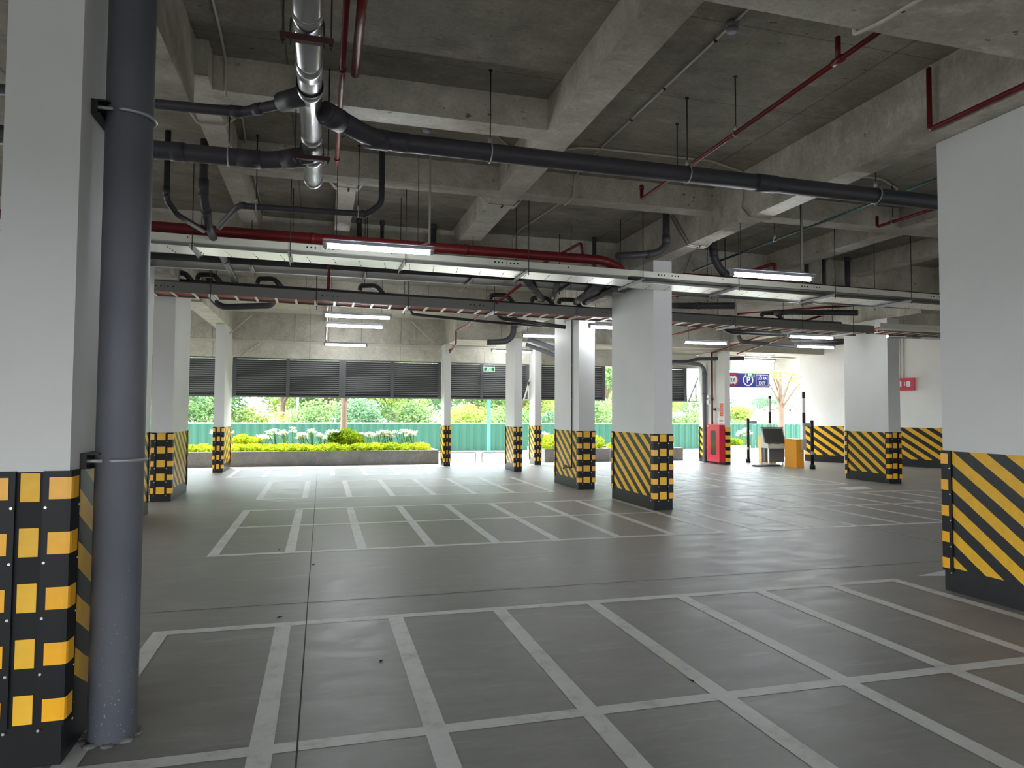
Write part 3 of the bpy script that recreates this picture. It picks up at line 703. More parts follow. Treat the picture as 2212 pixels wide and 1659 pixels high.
conduit('thick cream conduit bent across the nearest girder at top right', [(3.18, 3.492, 4.1), (3.18, 3.492, 3.88), (3.23, 3.36, 3.88), (3.3, 2.86, 3.88)], 0.013, [(3.26, 3.2, 3.88)])
for d in (0, 0.07): conduit('twin cream conduits down the girder left of the middle column, ' + ('nearer' if d == 0 else 'farther'), [(4.972, 9.1 + d, 4.44), (4.972, 8.62 + d, 3.88), (5.268, 8.66 + d, 3.88), (5.30, 8.5 + d, 3.95)], 0.011, [(5.15, 8.64 + d, 3.88)])
conduit('cream conduit on the slab bending down behind the red main', [(3.3, 8.4, zc), (3.08, 10.7, zc), (3.08, 11.1, 4.46), (3.08, 11.11, 3.95)])
conduit('cream conduit beyond the girder, slanting to the right ladder tray', [(6.5, 8.4, zc), (6.4, 10.9, zc), (6.3, 11.1, 4.0)])
conduit('cream conduit beside the right cross beams', [(5.6, 7.0, zc), (6.8, 7.05, zc), (7.3, 7.3, zc), (7.35, 7.95, 4.4)])
conduit('slanting cream conduit high behind the right tray', [(8.9, 8.4, zc), (9.3, 10.9, zc), (8.95, 11.1, 3.95)])
for k, (x, y) in enumerate(((2.985, 4.52), (1.01, 7.045))):
    t = empty('smoke_detector', (x, y, 4.44), ['round white smoke detector on the straight conduit at upper right', 'small round smoke detector on the conduit above the grey pipe elbow'][k], 'smoke detector')
    build('base', MB().rings([(x, y, 4.455), (x, y, 4.499)], 0.05, 16), 'lampbody', t)
    build('sensor_head', MB().rings([(x, y, 4.415), (x, y, 4.425), (x, y, 4.455)], [0.03, 0.045, 0.047], 16), 'lampbody', t)
# perimeter conduits
for lab, pts in (('cream conduit slanting to the slim column in front of the long planter', [(-1.75, 18.6, 3.95), (-2.27, 18.6, 3.45)]),
                 ('cream conduit dropping down the perimeter beam above the long louver', [(-0.71, 19.28, 4.08), (-0.71, 19.28, 3.34)]),
                 ('cream conduit slanting down to the slim column at the planter end', [(2.35, 19.0, 4.0), (3.0, 18.95, 3.42)]),
                 ('cream conduit hanging beside the left-hand lit tubes of the far bay', [(2.5, 19.28, 4.0), (2.5, 19.28, 3.35)]),
                 ('cream conduit slanting under the perimeter beam above the left louver end', [(-1.62, 19.39, 3.32), (-2.1, 19.39, 2.95)]),
                 ('cream conduit dropping to the tube nearest the blue sign', [(13.7, 18.6, 3.36), (13.7, 18.98, 3.27)])):
    conduit(lab, pts, 0.016)
# ------------------------------------------------------------------ cable trays
def z1(x): return 3.636 - 0.0128 * (x + 1.93)
X0, XM, X1 = -4.0, 4.25, 11.4
t1 = empty('cable_tray', (XM, 9.3, z1(XM) - 0.12), 'upper cream and white cable tray across the picture, in front of the middle column', 'cable tray')
def sl(m, x0, x1, ya, yb, dz0, dz1, mi=0):
    """a bar along x that follows the slope of the tray"""
    vs = []
    for x in (x0, x1):
        for (y, d) in ((ya, dz0), (yb, dz0), (yb, dz1), (ya, dz1)): vs.append((x, y, z1(x) + d))
    m.add(vs, [(0, 1, 2, 3), (7, 6, 5, 4), (0, 4, 5, 1), (1, 5, 6, 2), (2, 6, 7, 3), (3, 7, 4, 0)], mi)
joints = [X0, -2.5, -0.05, 2.4, 4.85, 7.3, 9.75, X1]
for a, b in zip(joints, joints[1:]):
    m = MB(); sl(m, a + 0.002, b - 0.002, 9.0, 9.012, -0.085, 0); sl(m, a + 0.002, b - 0.002, 9.0121, 9.045, -0.004, 0)
    for q in (-0.16, -0.11, -0.06, 0.06, 0.11, 0.16):
        if abs(a - X0) > 0.1: 
            x = a + q; m.rings([(x, 8.9985, z1(x) - 0.04), (x, 9.0, z1(x) - 0.04)], 0.012, 8, 1)
    m.rings([(a + 0.9, 8.9985, z1(a + 0.9) - 0.035), (a + 0.9, 9.0, z1(a + 0.9) - 0.035)], 0.009, 8, 1)
    build('side_rail', m, ['tray', 'hole'], t1)
m = MB(); sl(m, X0, XM, 9.0122, 9.098, -0.087, -0.083); o = build('bottom_flange', m, 'traywhite', t1); o['label'] = 'bright white flange'
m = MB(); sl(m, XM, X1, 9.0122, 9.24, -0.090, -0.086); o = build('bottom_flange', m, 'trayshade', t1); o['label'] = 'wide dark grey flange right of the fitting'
m = MB(); sl(m, X0, XM, 9.098, 9.103, -0.118, -0.083); sl(m, XM, X1, 9.24, 9.245, -0.118, -0.086); build('step_rail', m, 'traygrey', t1)
def base(x0, x1, ya, yb):
    m = MB(); sl(m, x0, x1, ya, yb, -0.121, -0.117)
    x = x0 + 0.15
    while x < x1 - 0.1:
        for k in range(4):
            y = ya + (yb - ya) * (0.2 + 0.2 * k)
            xx = x + 0.012 * k; zz = z1(xx) - 0.1216
            m.quad((xx, y, zz), (xx + 0.014, y, zz), (xx + 0.014, y + 0.05, zz), (xx, y + 0.05, zz), 1)
        x += 0.33
    return m
build('tray_base', base(X0, XM - 0.02, 9.104, 9.57), ['traywhite', 'hole'], t1)
build('tray_base', base(XM + 0.35, X1, 9.246, 9.69), ['traywhite', 'hole'], t1)
m = MB(); xa, xb = XM - 0.02, XM + 0.35
m.add([(xa, 9.104, z1(xa)-.121), (xb, 9.246, z1(xb)-.121), (xb, 9.69, z1(xb)-.121), (xa, 9.57, z1(xa)-.121), (xa, 9.104, z1(xa)-.117), (xb, 9.246, z1(xb)-.117), (xb, 9.69, z1(xb)-.117), (xa, 9.57, z1(xa)-.117)],
      [(0, 1, 2, 3), (7, 6, 5, 4), (0, 4, 5, 1), (1, 5, 6, 2), (2, 6, 7, 3), (3, 7, 4, 0)])
o = build('angled_fitting', m, 'traywhite', t1); o['label'] = 'angled sheet where the tray shifts sideways'
m = MB(); sl(m, X0, XM, 9.566, 9.576, -0.117, -0.03); sl(m, XM + .35, X1, 9.688, 9.698, -0.117, -0.03); build('rear_rail', m, 'tray', t1)
def tray_hanger(name_x, ya, yb, zb, zt_, label, axis_tilt=0.0):
    """two rods from the slab carrying an angle bar under the tray"""
    x = name_x; t = empty('tray_hanger', (x, (ya + yb)/2, zb - 0.05), label, 'tray hanger')
    m = MB().box((x - 0.02, ya - 0.05, zb - 0.045), (x - 0.016, yb + 0.06, zb - 0.002)); m.box((x - 0.02, ya - 0.05, zb - 0.006), (x + 0.022, yb + 0.06, zb - 0.002))
    build('angle_bar', m, 'zinc', t)
    for y in (ya - 0.03, yb + 0.04):
        m = MB().rings([(x + 0.008, y, zb - 0.07), (x + 0.008, y, zt_)], 0.0055, 6); m.rings([(x + .008, y, zb - 0.022), (x + .008, y, zb - 0.008)], 0.011, 6); m.rings([(x + .008, y, zb + 0.0), (x + .008, y, zb + 0.012)], 0.011, 6)
        build('threaded_rod', m, 'rod', t)
for k, x in enumerate((-1.55, -0.42, 1.02, 2.70, 4.42, 6.0, 7.72, 9.2)):
    yb = 9.57 if x < XM else 9.70
    tray_hanger(x, 9.0, yb, z1(x) - 0.122, 4.499, 'angle bar and two rods under the upper cable tray, %s from the left' % ORD[k])
# lower ladder tray behind the middle column
def z2(x): return 3.475 - 0.0125 * (x + 2.45)
LX0, LX1 = -3.6, 10.85; ya, yb = 11.5, 12.02
t2 = empty('cable_ladder', (3, 11.75, 3.25), 'grey ladder tray full of brick red conduits, behind the middle column', 'cable tray')
def sl2(m, x0, x1, y0, y1, d0, d1, mi=0):
    vs = []
    for x in (x0, x1):
        for (y, d) in ((y0, d0), (y1, d0), (y1, d1), (y0, d1)): vs.append((x, y, z2(x) + d))
    m.add(vs, [(0, 1, 2, 3), (7, 6, 5, 4), (0, 4, 5, 1), (1, 5, 6, 2), (2, 6, 7, 3), (3, 7, 4, 0)], mi)
jt = [LX0, -1.55 - 0.8, 0.1, 2.95 - 0.4, 5.0, 7.45, 9.9, LX1]
for a, b in zip(jt, jt[1:]):
    m = MB(); sl2(m, a + .002, b - .002, ya, ya + 0.006, -0.155, 0); sl2(m, a + .002, b - .002, ya + 0.0062, ya + 0.02, -0.155, -0.151)
    for q in (-0.12, -0.05, 0.05, 0.12):
        x = b + q - 0.0
        if q < 0 and b < LX1: m.rings([(x, ya - 0.0012, z2(x) - 0.07), (x, ya, z2(x) - 0.07)], 0.011, 8, 1)
        x = a + q
        if q > 0 and a > LX0: m.rings([(x, ya - 0.0012, z2(x) - 0.07), (x, ya, z2(x) - 0.07)], 0.011, 8, 1)
    build('side_rail', m, ['traygrey', 'hole'], t2)
m = MB(); sl2(m, LX0, LX1, yb - 0.006, yb, -0.155, 0); sl2(m, LX0, LX1, yb - 0.02, yb - 0.0062, -0.155, -0.151); build('side_rail', m, ['traygrey', 'hole'], t2)
x = LX0 + 0.1
while x < LX1 - 0.05:
    m = MB(); sl2(m, x, x + 0.035, ya + 0.0065, yb - 0.0065, -0.1545, -0.135); build('rung', m, 'tray', t2); x += 0.305
for k in range(5):
    y = ya + 0.065 + 0.096 * k
    m = MB().rings([(LX0, y, z2(LX0) - 0.086), (LX1 - 0.05, y, z2(LX1) - 0.086)], 0.0465, 10)
    tag(build('tray_conduit', m, 'orangetube'), 'brick red conduit lying in the grey ladder tray, %s from its front rail' % ORD[k], 'conduit', 'brick red conduits in the ladder tray')
for k, x in enumerate((-1.70, -0.12, 1.36, 2.84, 4.36, 7.58, 9.1, 10.3)):
    tray_hanger(x, ya, yb, z2(x) - 0.156, 4.118 if ya > 11.45 else 4.499, 'angle bar and two rods under the grey ladder tray, %s from the left' % ORD[k])
# second ladder going on behind the right column
t3 = empty('cable_ladder', (12.6, 12.0, 3.2), 'short grey ladder tray between the right column and the slanted wall column', 'cable tray')
m = MB().box((11.2, 11.62, 3.22), (15.4, 11.626, 3.36)); build('side_rail', m, 'traygrey', t3)
m = MB().box((11.2, 12.1, 3.22), (15.4, 12.106, 3.36)); build('side_rail', m, 'traygrey', t3)
x = 11.3
while x < 15.3:
    build('rung', MB().box((x, 11.627, 3.222), (x + 0.035, 12.099, 3.24)), 'tray', t3); x += 0.305
for k in range(4):
    y = 11.7 + 0.105 * k
    tag(build('tray_conduit', MB().rings([(11.2, y, 3.288), (15.4, y, 3.288)], 0.046, 10), 'orangetube'), 'brick red conduit in the short right ladder tray, %s from its front rail' % ORD[k], 'conduit', 'brick red conduits in the ladder tray')
m = MB().box((10.86, 11.35, 3.24), (13.6, 11.36, 3.35)); m.box((10.86, 11.3601, 3.24), (13.6, 11.615, 3.245)); o = build('side_trunking', m, 'tray', t3); o['label'] = 'cream trunking along its near side'
# dark tray between the two, its shade put into the sheet colour
t4 = empty('cable_tray', (3, 10.5, 3.56), 'dark shadowed cable tray between the two lit trays', 'cable tray')
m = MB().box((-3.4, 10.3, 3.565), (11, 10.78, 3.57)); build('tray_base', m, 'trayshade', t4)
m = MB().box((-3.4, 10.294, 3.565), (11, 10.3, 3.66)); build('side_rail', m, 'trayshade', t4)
m = MB().box((-3.4, 10.78, 3.555), (11, 10.80, 3.66)); o = build('rear_rail', m, 'traywhite', t4); o['label'] = 'pale back rail'  # lit lip put in as a brighter sheet
for k, x in enumerate((-1.0, 0.6, 2.2, 3.8, 6.6, 8.6)):
    tray_hanger(x, 10.3, 10.79, 3.555, 4.499, 'angle bar and two rods under the shadowed middle tray, %s from the left' % ORD[k])
# black drains above the ladder tray
pipe_thing('drain_pipe', 'long black drainpipe lying above the grey ladder tray', 'drainpipe', [([(-3.4, 12.28, 3.63), (4.6, 12.28, 3.49), (5.3, 12.28, 3.475), (10.7, 12.28, 3.43)], 0.055)], 0.055, 'pvcblk', 14)
for k, (x, zb_) in enumerate(((-2.35, 3.61), (-1.9, 3.60), (-0.95, 3.59), (0.76, 3.565), (3.15, 3.52), (3.95, 3.505), (4.5, 3.50), (6.05, 3.47), (9.0, 3.44))):
    pipe_thing('gooseneck_drain', 'black hooked drain bend rising from the long black drain, %s from the left' % ORD[k], 'drainpipe',
        [([(x + 0.26, 12.28, zb_ + 0.01), (x + 0.14, 12.3, zb_ + 0.16), (x - 0.12, 12.42, zb_ + 0.17), (x - 0.14, 12.44, zb_ + 0.09)], 0.045)], 0.045, 'pvcblk', 12, group='black hooked drains above the ladder tray')
for k, (a, b, r) in enumerate((((2.95, 9.85, 3.49), (3.95, 12.2, 3.62), 0.06), ((3.45, 9.85, 3.49), (4.15, 12.2, 3.63), 0.04), ((4.1, 9.85, 3.48), (4.62, 12.2, 3.60), 0.06), ((4.4, 9.9, 3.46), (4.8, 12.2, 3.60), 0.05), ((7.2, 10.9, 3.46), (6.15, 12.2, 3.60), 0.06), ((9.9, 10.9, 3.45), (9.0, 12.2, 3.60), 0.055))):
    c0 = Vector(a); c1 = Vector(b)
    pipe_thing('drain_pipe', 'slanting dark drain between the trays, %s from the left' % ORD[k], 'drainpipe', [([a, b], r)], r, 'pvc', 14, collars=[(c0.lerp(c1, 0.92), c1 - c0, r + 0.007, 0.1), (c0.lerp(c1, 0.4), c1 - c0, r + 0.006, 0.07)])
# drains of the far bay
for lab, pts, r, mat in (('grey drain with a bright rounded end below the ladder tray at far left', [(-2.08, 13.95, 4.0), (-2.06, 13.95, 3.62), (-1.86, 13.95, 3.46), (-0.98, 13.95, 3.53), (-0.9, 13.95, 3.66)], 0.06, 'pvc'),
                         ('thin black drain run left of the hose pipe column', [(1.62, 13.5, 3.6), (1.68, 13.5, 3.42), (3.4, 13.5, 3.32), (4.7, 13.6, 3.30)], 0.028, 'pvcblk'),
                         ('black drain under the thin run, left of the hose pipe column', [(3.25, 13.0, 3.52), (3.35, 13.0, 3.34), (4.7, 13.0, 3.22)], 0.04, 'pvcblk'),
                         ('fat grey drain going down behind the slim column, with a blunt left end', [(4.62, 16.6, 3.9), (4.62, 16.6, 3.45), (4.45, 16.6, 3.28), (4.15, 16.6, 3.25), (3.95, 16.6, 3.24)], 0.075, 'pvc'),
                         ('pair of grey drains slanting right behind the slim column, upper', [(4.95, 16.4, 3.34), (5.8, 16.0, 2.98)], 0.06, 'pvcblue'),
                         ('pair of grey drains slanting right behind the slim column, lower', [(4.95, 16.6, 3.22), (5.9, 16.3, 2.84)], 0.05, 'pvcblue'),
                         ('black drain behind the ladder tray above the far right tubes', [(8.6, 13.6, 3.5), (8.85, 13.6, 3.36), (11.4, 13.6, 3.34)], 0.065, 'pvcblk'),
                         ('grey drain with an upturned left end above the blue sign', [(10.35, 15.5, 3.52), (10.42, 15.5, 3.36), (12.1, 15.5, 3.28), (13.6, 15.5, 3.44)], 0.05, 'pvc'),
                         ('thin grey drain with an upturned end, nearer the slanted wall', [(11.6, 15.2, 3.6), (11.7, 15.2, 3.4), (13.9, 15.2, 3.5)], 0.035, 'pvc'),
                         ('silver pipe end on the front of the column by the slanted wall', [(11.75, 12.1, 3.19), (13.3, 12.18, 3.21)], 0.035, 'foil'),
                         ('grey drain along the beam left of the hose cabinet column', [(8.9, 18.5, 3.02), (10.6, 18.5, 3.05), (10.9, 18.45, 3.14), (12.2, 18.0, 3.16)], 0.055, 'pvc')):
    pipe_thing('drain_pipe', lab, 'drainpipe', [(pts, r)], r, mat, 14)

# ------------------------------------------------------------------ fluorescent tubes
def lamp(x0, x1, y, z, label, drop=4.12, side='r', rods=(0.12, 0.85)):
    t = empty('fluorescent_lamp', ((x0 + x1)/2, y, z - 0.03), label, 'lamp', 'fluorescent tube lamps')
    m = MB().box((x0, y - 0.03, z + 0.03), (x1, y + 0.03, z + 0.062)); m.prism([(y - 0.055, z + 0.064), (y + 0.055, z + 0.064), (y + 0.055, z + 0.074), (y - 0.055, z + 0.074)], x0, x1, 0, 'yz')
    build('housing', m, 'lampbody', t)
    build('tube', MB().rings([(x0 + 0.05, y, z), (x1 - 0.05, y, z)], 0.022, 14), 'tube', t)
    for x in (x0 + 0.026, x1 - 0.026):
        build('socket', MB().box((x - 0.02, y - 0.02, z - 0.018), (x + 0.02, y + 0.02, z + 0.03)), 'lampbody', t)
    for f in rods:
        x = x0 + (x1 - x0) * f
        build('suspension_rod', MB().rings([(x, y, z + 0.074), (x, y, drop)], 0.004, 6), 'rod', t)
    return t
lamp(-0.02, 1.20, 7.70, 3.30, 'lit tube lamp in front of the upper tray, left of the middle column', 4.499)
lamp(4.90, 6.12, 7.50, 3.24, 'lit tube lamp in front of the upper tray, right of the middle column', 4.499)
lamp(-0.01, 1.21, 12.62, 3.20, 'nearest of three lit tube lamps lined up over the long louver', 4.119)
lamp(0.02, 1.20, 14.06, 3.20, 'middle one of three lit tube lamps lined up over the long louver', 4.119)
lamp(0.02, 1.12, 18.1, 3.20, 'farthest of three lit tube lamps lined up over the long louver', 4.119)
lamp(4.29, 5.49, 14.75, 3.22, 'lit tube lamp behind the column with the hose, showing at its left', 4.119)
lamp(4.92, 6.14, 12.3, 3.15, 'lit tube lamp between the hose pipe column and the middle column', 4.119)
lamp(8.34, 9.54, 14.75, 3.20, 'lit tube lamp just right of the middle column, under the red pipes', 4.119)
lamp(12.85, 14.05, 19.0, 3.19, 'lit tube lamp right above the blue exit sign', 3.369)
lamp(9.85, 11.07, 12.9, 3.20, 'lit tube lamp touching the ladder tray, left of the column by the slanted wall', 4.119)
lamp(11.6, 12.8, 14.9, 3.22, 'lit tube lamp half hidden behind the column by the slanted wall', 4.119)
lamp(4.52, 5.72, 18.55, 3.20, 'lit tube lamp above the small green exit panel', 3.389)
conduit('cream drop conduit to the right end of the left front tube', [(1.15, 7.72, 4.499), (1.15, 7.72, 3.42), (1.06, 7.72, 3.385)], 0.013)
conduit('cream drop conduit to the right end of the right front tube', [(5.97, 7.52, 4.499), (5.97, 7.52, 3.36), (5.88, 7.52, 3.325)], 0.016)
# ------------------------------------------------------------------ louvers along the outer edge
def louver(x0, x1, mull, label, dbl=None):
    y = 19.44; z0, z1_ = 1.87, 2.915
    t = empty('louver_screen', ((x0+x1)/2, y, z0), label, 'louver')
    m = MB().box((x0, y - 0.02, z0), (x1, y + 0.08, z0 + 0.05)); m.box((x0, y - 0.02, z1_ - 0.03), (x1, y + 0.08, z1_ - 0.0))
    m.box((x0, y - 0.02, z0 + 0.0501), (x0 + 0.1, y + 0.08, z1_ - 0.0301)); m.box((x1 - 0.1, y - 0.02, z0 + 0.0501), (x1, y + 0.08, z1_ - 0.0301))
    build('frame', m, 'louver', t)
    edges = [x0 + 0.1] + sorted(mull) + [x1 - 0.1]
    for mx in mull:
        w = 0.09 if mx == dbl else 0.045
        build('mullion', MB().box((mx - w, y - 0.03, z0 + 0.0502), (mx + w, y + 0.078, z1_ - 0.0302)), 'louver', t)
    for a, b in zip(edges, edges[1:]):
        a2 = a + (0 if a == edges[0] else (0.0905 if a == dbl else 0.0455)); b2 = b - (0 if b == edges[-1] else (0.0905 if b == dbl else 0.0455))
        m = MB(); n = 17
        for k in range(n):
            z = z0 + 0.058 + (z1_ - z0 - 0.165) * k / (n - 1)
            m.add([(a2, y, z + 0.062), (b2, y, z + 0.062), (b2, y + 0.055, z - 0.018), (a2, y + 0.055, z - 0.018), (a2, y + 0.004, z + 0.066), (b2, y + 0.004, z + 0.066), (b2, y + 0.059, z - 0.014), (a2, y + 0.059, z - 0.014)],
                  [(0, 1, 2, 3), (7, 6, 5, 4), (0, 4, 5, 1), (3, 2, 6, 7)])
            m.box((a2, y - 0.006, z + 0.052), (b2, y - 0.0001, z + 0.066), 1)
        build('slat_panel', m, ['louver', 'louverlip'], t)
    return t
louver(-5.6, -2.525, [-4.1], 'charcoal louver screen left of the slim column in front of the planter')
louver(-2.285, 3.275, [-0.89, 0.54, 1.89], 'long charcoal louver screen over the flower planter', 0.54)
louver(3.465, 5.895, [4.46], 'charcoal louver screen behind the small green exit panel')
louver(6.095, 8.32, [7.2], 'charcoal louver screen seen in the gap left of the middle column')
louver(9.0, 11.1, [10.05], 'charcoal louver screen right of the middle column')
def strut(x0, x1, label):
    t = empty('triangle_strut', ((x0+x1)/2, 19.2, 1.86), label, 'bracket'); y = 19.3
    for nm, a, b in (('diagonal_bar', (x0, y, 1.87), (x1 - 0.02, y, 2.62)), ('bottom_bar', (x0, y, 1.87), (x1, y, 1.87)), ('upright_bar', (x1 - 0.10, y, 1.90), (x1 - 0.10, y, 2.40))):
        d = Vector(b) - Vector(a); m = MB().obox((Vector(a) + Vector(b))/2, d, (0, 1, 0), d.cross(Vector((0, 1, 0))), d.length/2, 0.02, 0.02); build(nm, m, 'white', t)
strut(5.70, 5.94, 'white triangular strut beside the slim column')
strut(11.08, 11.44, 'white triangular strut left of the hose cabinet column')

# ------------------------------------------------------------------ planters, hedges, lilies
def planter(x0, x1, label, y0=19.76, y1=21.6, h=0.40, mat='kerb'):
    t = empty('planter', ((x0+x1)/2, (y0+y1)/2, 0), label, 'planter')
    m = MB(); 
    for a, b in (((x0, y0), (x1, y0 + 0.12)), ((x0, y1 - 0.12), (x1, y1)), ((x0, y0 + 0.1201), (x0 + 0.12, y1 - 0.1201)), ((x1 - 0.12, y0 + 0.1201), (x1, y1 - 0.1201))): m.box((a[0], a[1], -0.011), (b[0], b[1], h))
    build('wall_ring', m, mat, t)
    build('soil', MB().box((x0 + 0.1205, y0 + 0.1205, -0.0105), (x1 - 0.1205, y1 - 0.1205, h - 0.06)), 'grassy', t)
planter(-9.0, 3.28, 'long low grey concrete planter wall at left')
planter(6.5, 8.6, 'low grey planter seen between the slim column and the middle column')
planter(8.7, 11.15, 'low grey planter right of the middle column')
planter(13.05, 14.0, 'pale low planter block behind the entrance console', 20.3, 21.6, 0.42, 'white')
planter(15.6, 18.5, 'grey low planter stub beside the slanted wall', 19.9, 21.2, 0.42)
def leaf_cloud(blobs, n, size, seed):
    """leaves scattered through ellipsoids: (centre, radii)"""
    r = random.Random(seed); m = MB()
    tot = sum((b[1][0]*b[1][1]*b[1][2])**(2/3) for b in blobs)
    for (c, rad) in blobs:
        k = int(n * (rad[0]*rad[1]*rad[2])**(2/3) / tot)
        for _ in range(k):
            while True:
                p = Vector((r.uniform(-1, 1), r.uniform(-1, 1), r.uniform(-1, 1)))
                if 0.30 < p.length <= 1: break
            q = Vector((c[0] + p.x*rad[0], c[1] + p.y*rad[1], c[2] + p.z*rad[2]))
            u = Vector((r.gauss(0, 1), r.gauss(0, 1), r.gauss(0, .6))).normalized(); w = u.cross(Vector((r.gauss(0, 1), r.gauss(0, 1), r.gauss(0, 1)))).normalized()
            s = size * r.uniform(0.6, 1.3)
            m.add([q - u*s, q - w*s*0.42 + u*s*0.1, q + u*s, q + w*s*0.42 + u*s*0.1], [(0, 1, 2, 3)])
    return m
def hedge(x0, x1, y, z0, h, label, seed, n, dep=0.45):
    k = max(2, int((x1 - x0) / 0.4)); r = random.Random(seed)
    bl = [((x0 + 0.2 + (x1 - x0 - 0.4) * i / (k - 1), y + r.uniform(-.05, .05), z0 + h*0.5 + r.uniform(-.02, .02)), (0.34, dep*r.uniform(.85, 1.05), h*0.56*r.uniform(.88, 1.1))) for i in range(k)]
    o = build('clipped_hedge', leaf_cloud(bl, int(n*0.75), 0.042, seed), 'hedge'); tag(o, label, 'hedge')
hedge(-7.5, -2.45, 20.25, 0.34, 0.24, 'bright yellow green clipped hedge left of the slim column in front of the planter', 1, 9000)
hedge(-2.44, 3.0, 20.25, 0.34, 0.24, 'bright yellow green clipped hedge along the long planter', 2, 15000)
hedge(6.6, 8.5, 20.25, 0.34, 0.46, 'bright clipped hedge in the gap left of the middle column', 3, 5000)
hedge(8.85, 10.9, 20.25, 0.34, 0.24, 'bright clipped hedge right of the middle column', 4, 4000)
hedge(13.1, 13.95, 20.9, 0.36, 0.26, 'small bright shrub behind the entrance console', 5, 1800, 0.3)
o = build('flowering_bush', leaf_cloud([((0.72, 21.0, 0.68), (0.42, 0.34, 0.32)), ((0.45, 21.0, 0.62), (0.3, 0.3, 0.25)), ((0.98, 21.0, 0.60), (0.3, 0.3, 0.26))], 4200, 0.04, 9), 'hedge'); tag(o, 'round yellow green bush at the foot of the tree in the planter', 'bush')
o = build('flowering_bush', leaf_cloud([((-2.18, 21.0, 0.66), (0.26, 0.25, 0.18)), ((-1.9, 21.0, 0.60), (0.3, 0.25, 0.16))], 1800, 0.04, 10), 'hedge'); tag(o, 'small yellow green bush just right of the slim column in the planter', 'bush')
def lily(x, y, z0, h, label, seed, n=5, grp='white spider lilies in the long planter'):
    r = random.Random(seed); t = empty('spider_lily', (x, y, z0), label, 'flower', grp)
    lv = MB()
    for _ in range(9):
        a = r.uniform(0, 2*PI); L = r.uniform(.22, .36); d = Vector((math.cos(a), math.sin(a)*0.7, 0)); s = Vector((-d.y, d.x, 0)) * 0.022
        b = Vector((x, y, z0)); p1 = b + d*L*0.45 + Vector((0, 0, L*0.75)); p2 = b + d*L*1.0 + Vector((0, 0, L*0.7))
        lv.quad(b - s*.6, b + s*.6, p1 + s, p1 - s); lv.add([p1 - s, p1 + s, p2], [(0, 1, 2)])
    build('strap_leaves', lv, 'lilyleaf', t)
    stm = MB(); fl = MB()
    for _ in range(n):
        a = r.uniform(0, 2*PI); ln = r.uniform(.05, .22); top = Vector((x + math.cos(a)*ln, y + math.sin(a)*ln*.6, z0 + h*r.uniform(.74, 1)))
        stm.rings([(x, y, z0), ((x + top.x)/2 + 0.02, (y + top.y)/2, (z0 + top.z)/2), tuple(top)], 0.009, 5)
        for f in range(6):
            fa = r.uniform(0, 2*PI); c = top + Vector((math.cos(fa)*0.045, math.sin(fa)*0.045, r.uniform(-.01, .05)))
            for q in range(6):
                pa = 2*PI*q/6 + fa; d = Vector((math.cos(pa), math.sin(pa), r.uniform(-0.1, .8))).normalized(); s = d.cross(Vector((0, 0, 1))).normalized() * 0.014
                e = c + d * r.uniform(.075, .11); mm = c + d*0.05
                fl.quad(c, mm - s, e, mm + s)
    build('flower_stalks', stm, 'lilyleaf', t); build('blossoms', fl, 'lily', t)
spots = [(-2.83, .58), (-2.66, .52), (-1.62, .42), (-1.28, .60), (-1.02, .58), (-0.84, .66), (-0.52, .48), (-0.28, .58), (0.0, .46), (0.18, .60), (0.34, .62), (1.36, .50), (1.62, .56), (1.86, .56), (2.06, .50), (2.28, .64), (2.46, .56), (2.66, .60)]
for k, (x, h) in enumerate(spots): lily(x, 20.95 + R.uniform(-.1, .1), 0.34, h, 'white spider lily clump in the long planter, %s from the left' % ORD[k], 20 + k, 5 + int(h * 5) % 3)
for k, (x, h) in enumerate(((6.65, .6), (6.95, .5), (8.05, .68), (8.3, .6))): lily(x, 21.2, 0.34, h, 'white spider lily in the short planter near the middle column, %s from left' % ORD[k], 50 + k, 5, 'white spider lilies in the short planter')
for k, x in enumerate((14.35, 14.62)): lily(x, 21.3, -0.012, .95, 'pale lily clump behind the orange barrier box, %s' % ('left one' if k == 0 else 'right one'), 60 + k, 7, 'pale lilies by the barrier')

# ------------------------------------------------------------------ fence, poles, rails
FY = 25.7
t = empty('site_fence', (12, FY, 0), 'long green corrugated sheet fence across the whole background', 'fence')
for k in range(9):
    x0 = -22 + 8 * k; m = MB(); n = 112; vs = []; fs = []
    for i in range(n + 1):
        x = x0 + 7.99 * i / n; ph = i % 4; y = FY + (0.05 if ph in (0, 3) else 0.0)
        vs += [(x, y, 0.03), (x, y, 1.05)]
    for i in range(n): fs.append((2*i, 2*i+2, 2*i+3, 2*i+1))
    m.add(vs, fs); build('sheet_panel', m, 'fence', t)
m = MB().box((-22, FY + 0.035, 1.04), (50, FY + 0.09, 1.10)); build('top_rail', m, 'zinc', t)
m = MB().box((-22, FY - 0.06, -0.012), (50, FY + 0.1, 0.03)); build('footing', m, 'white', t)
m = MB().rings([(5.88, 24.4, -0.012), (5.88, 24.4, 5.5)], 0.062, 14); m.rings([(5.88, 24.4, -.012), (5.88, 24.4, .02)], .12, 14); tag(build('sign_pole', m, 'cyan'), 'bright turquoise pole standing before the green fence', 'pole')
for k, (x0, x1, lab) in enumerate(((2.6, 4.47, 'bent steel tube barrier just right of the slim column at the planter end'), (4.66, 5.4, 'bent steel tube barrier left of the slim leftmost of two close columns'), (5.42, 5.82, 'short bent steel tube barrier left of the triangular strut column'))):
    y = 20.2; m = MB().tube([(x0, y, -0.012), (x0, y, 0.30), (x1, y, 0.30), (x1, y, -0.012)], 0.024, 10, 0, 0.07); tag(build('tube_barrier', m, 'railgrey'), lab, 'barrier')
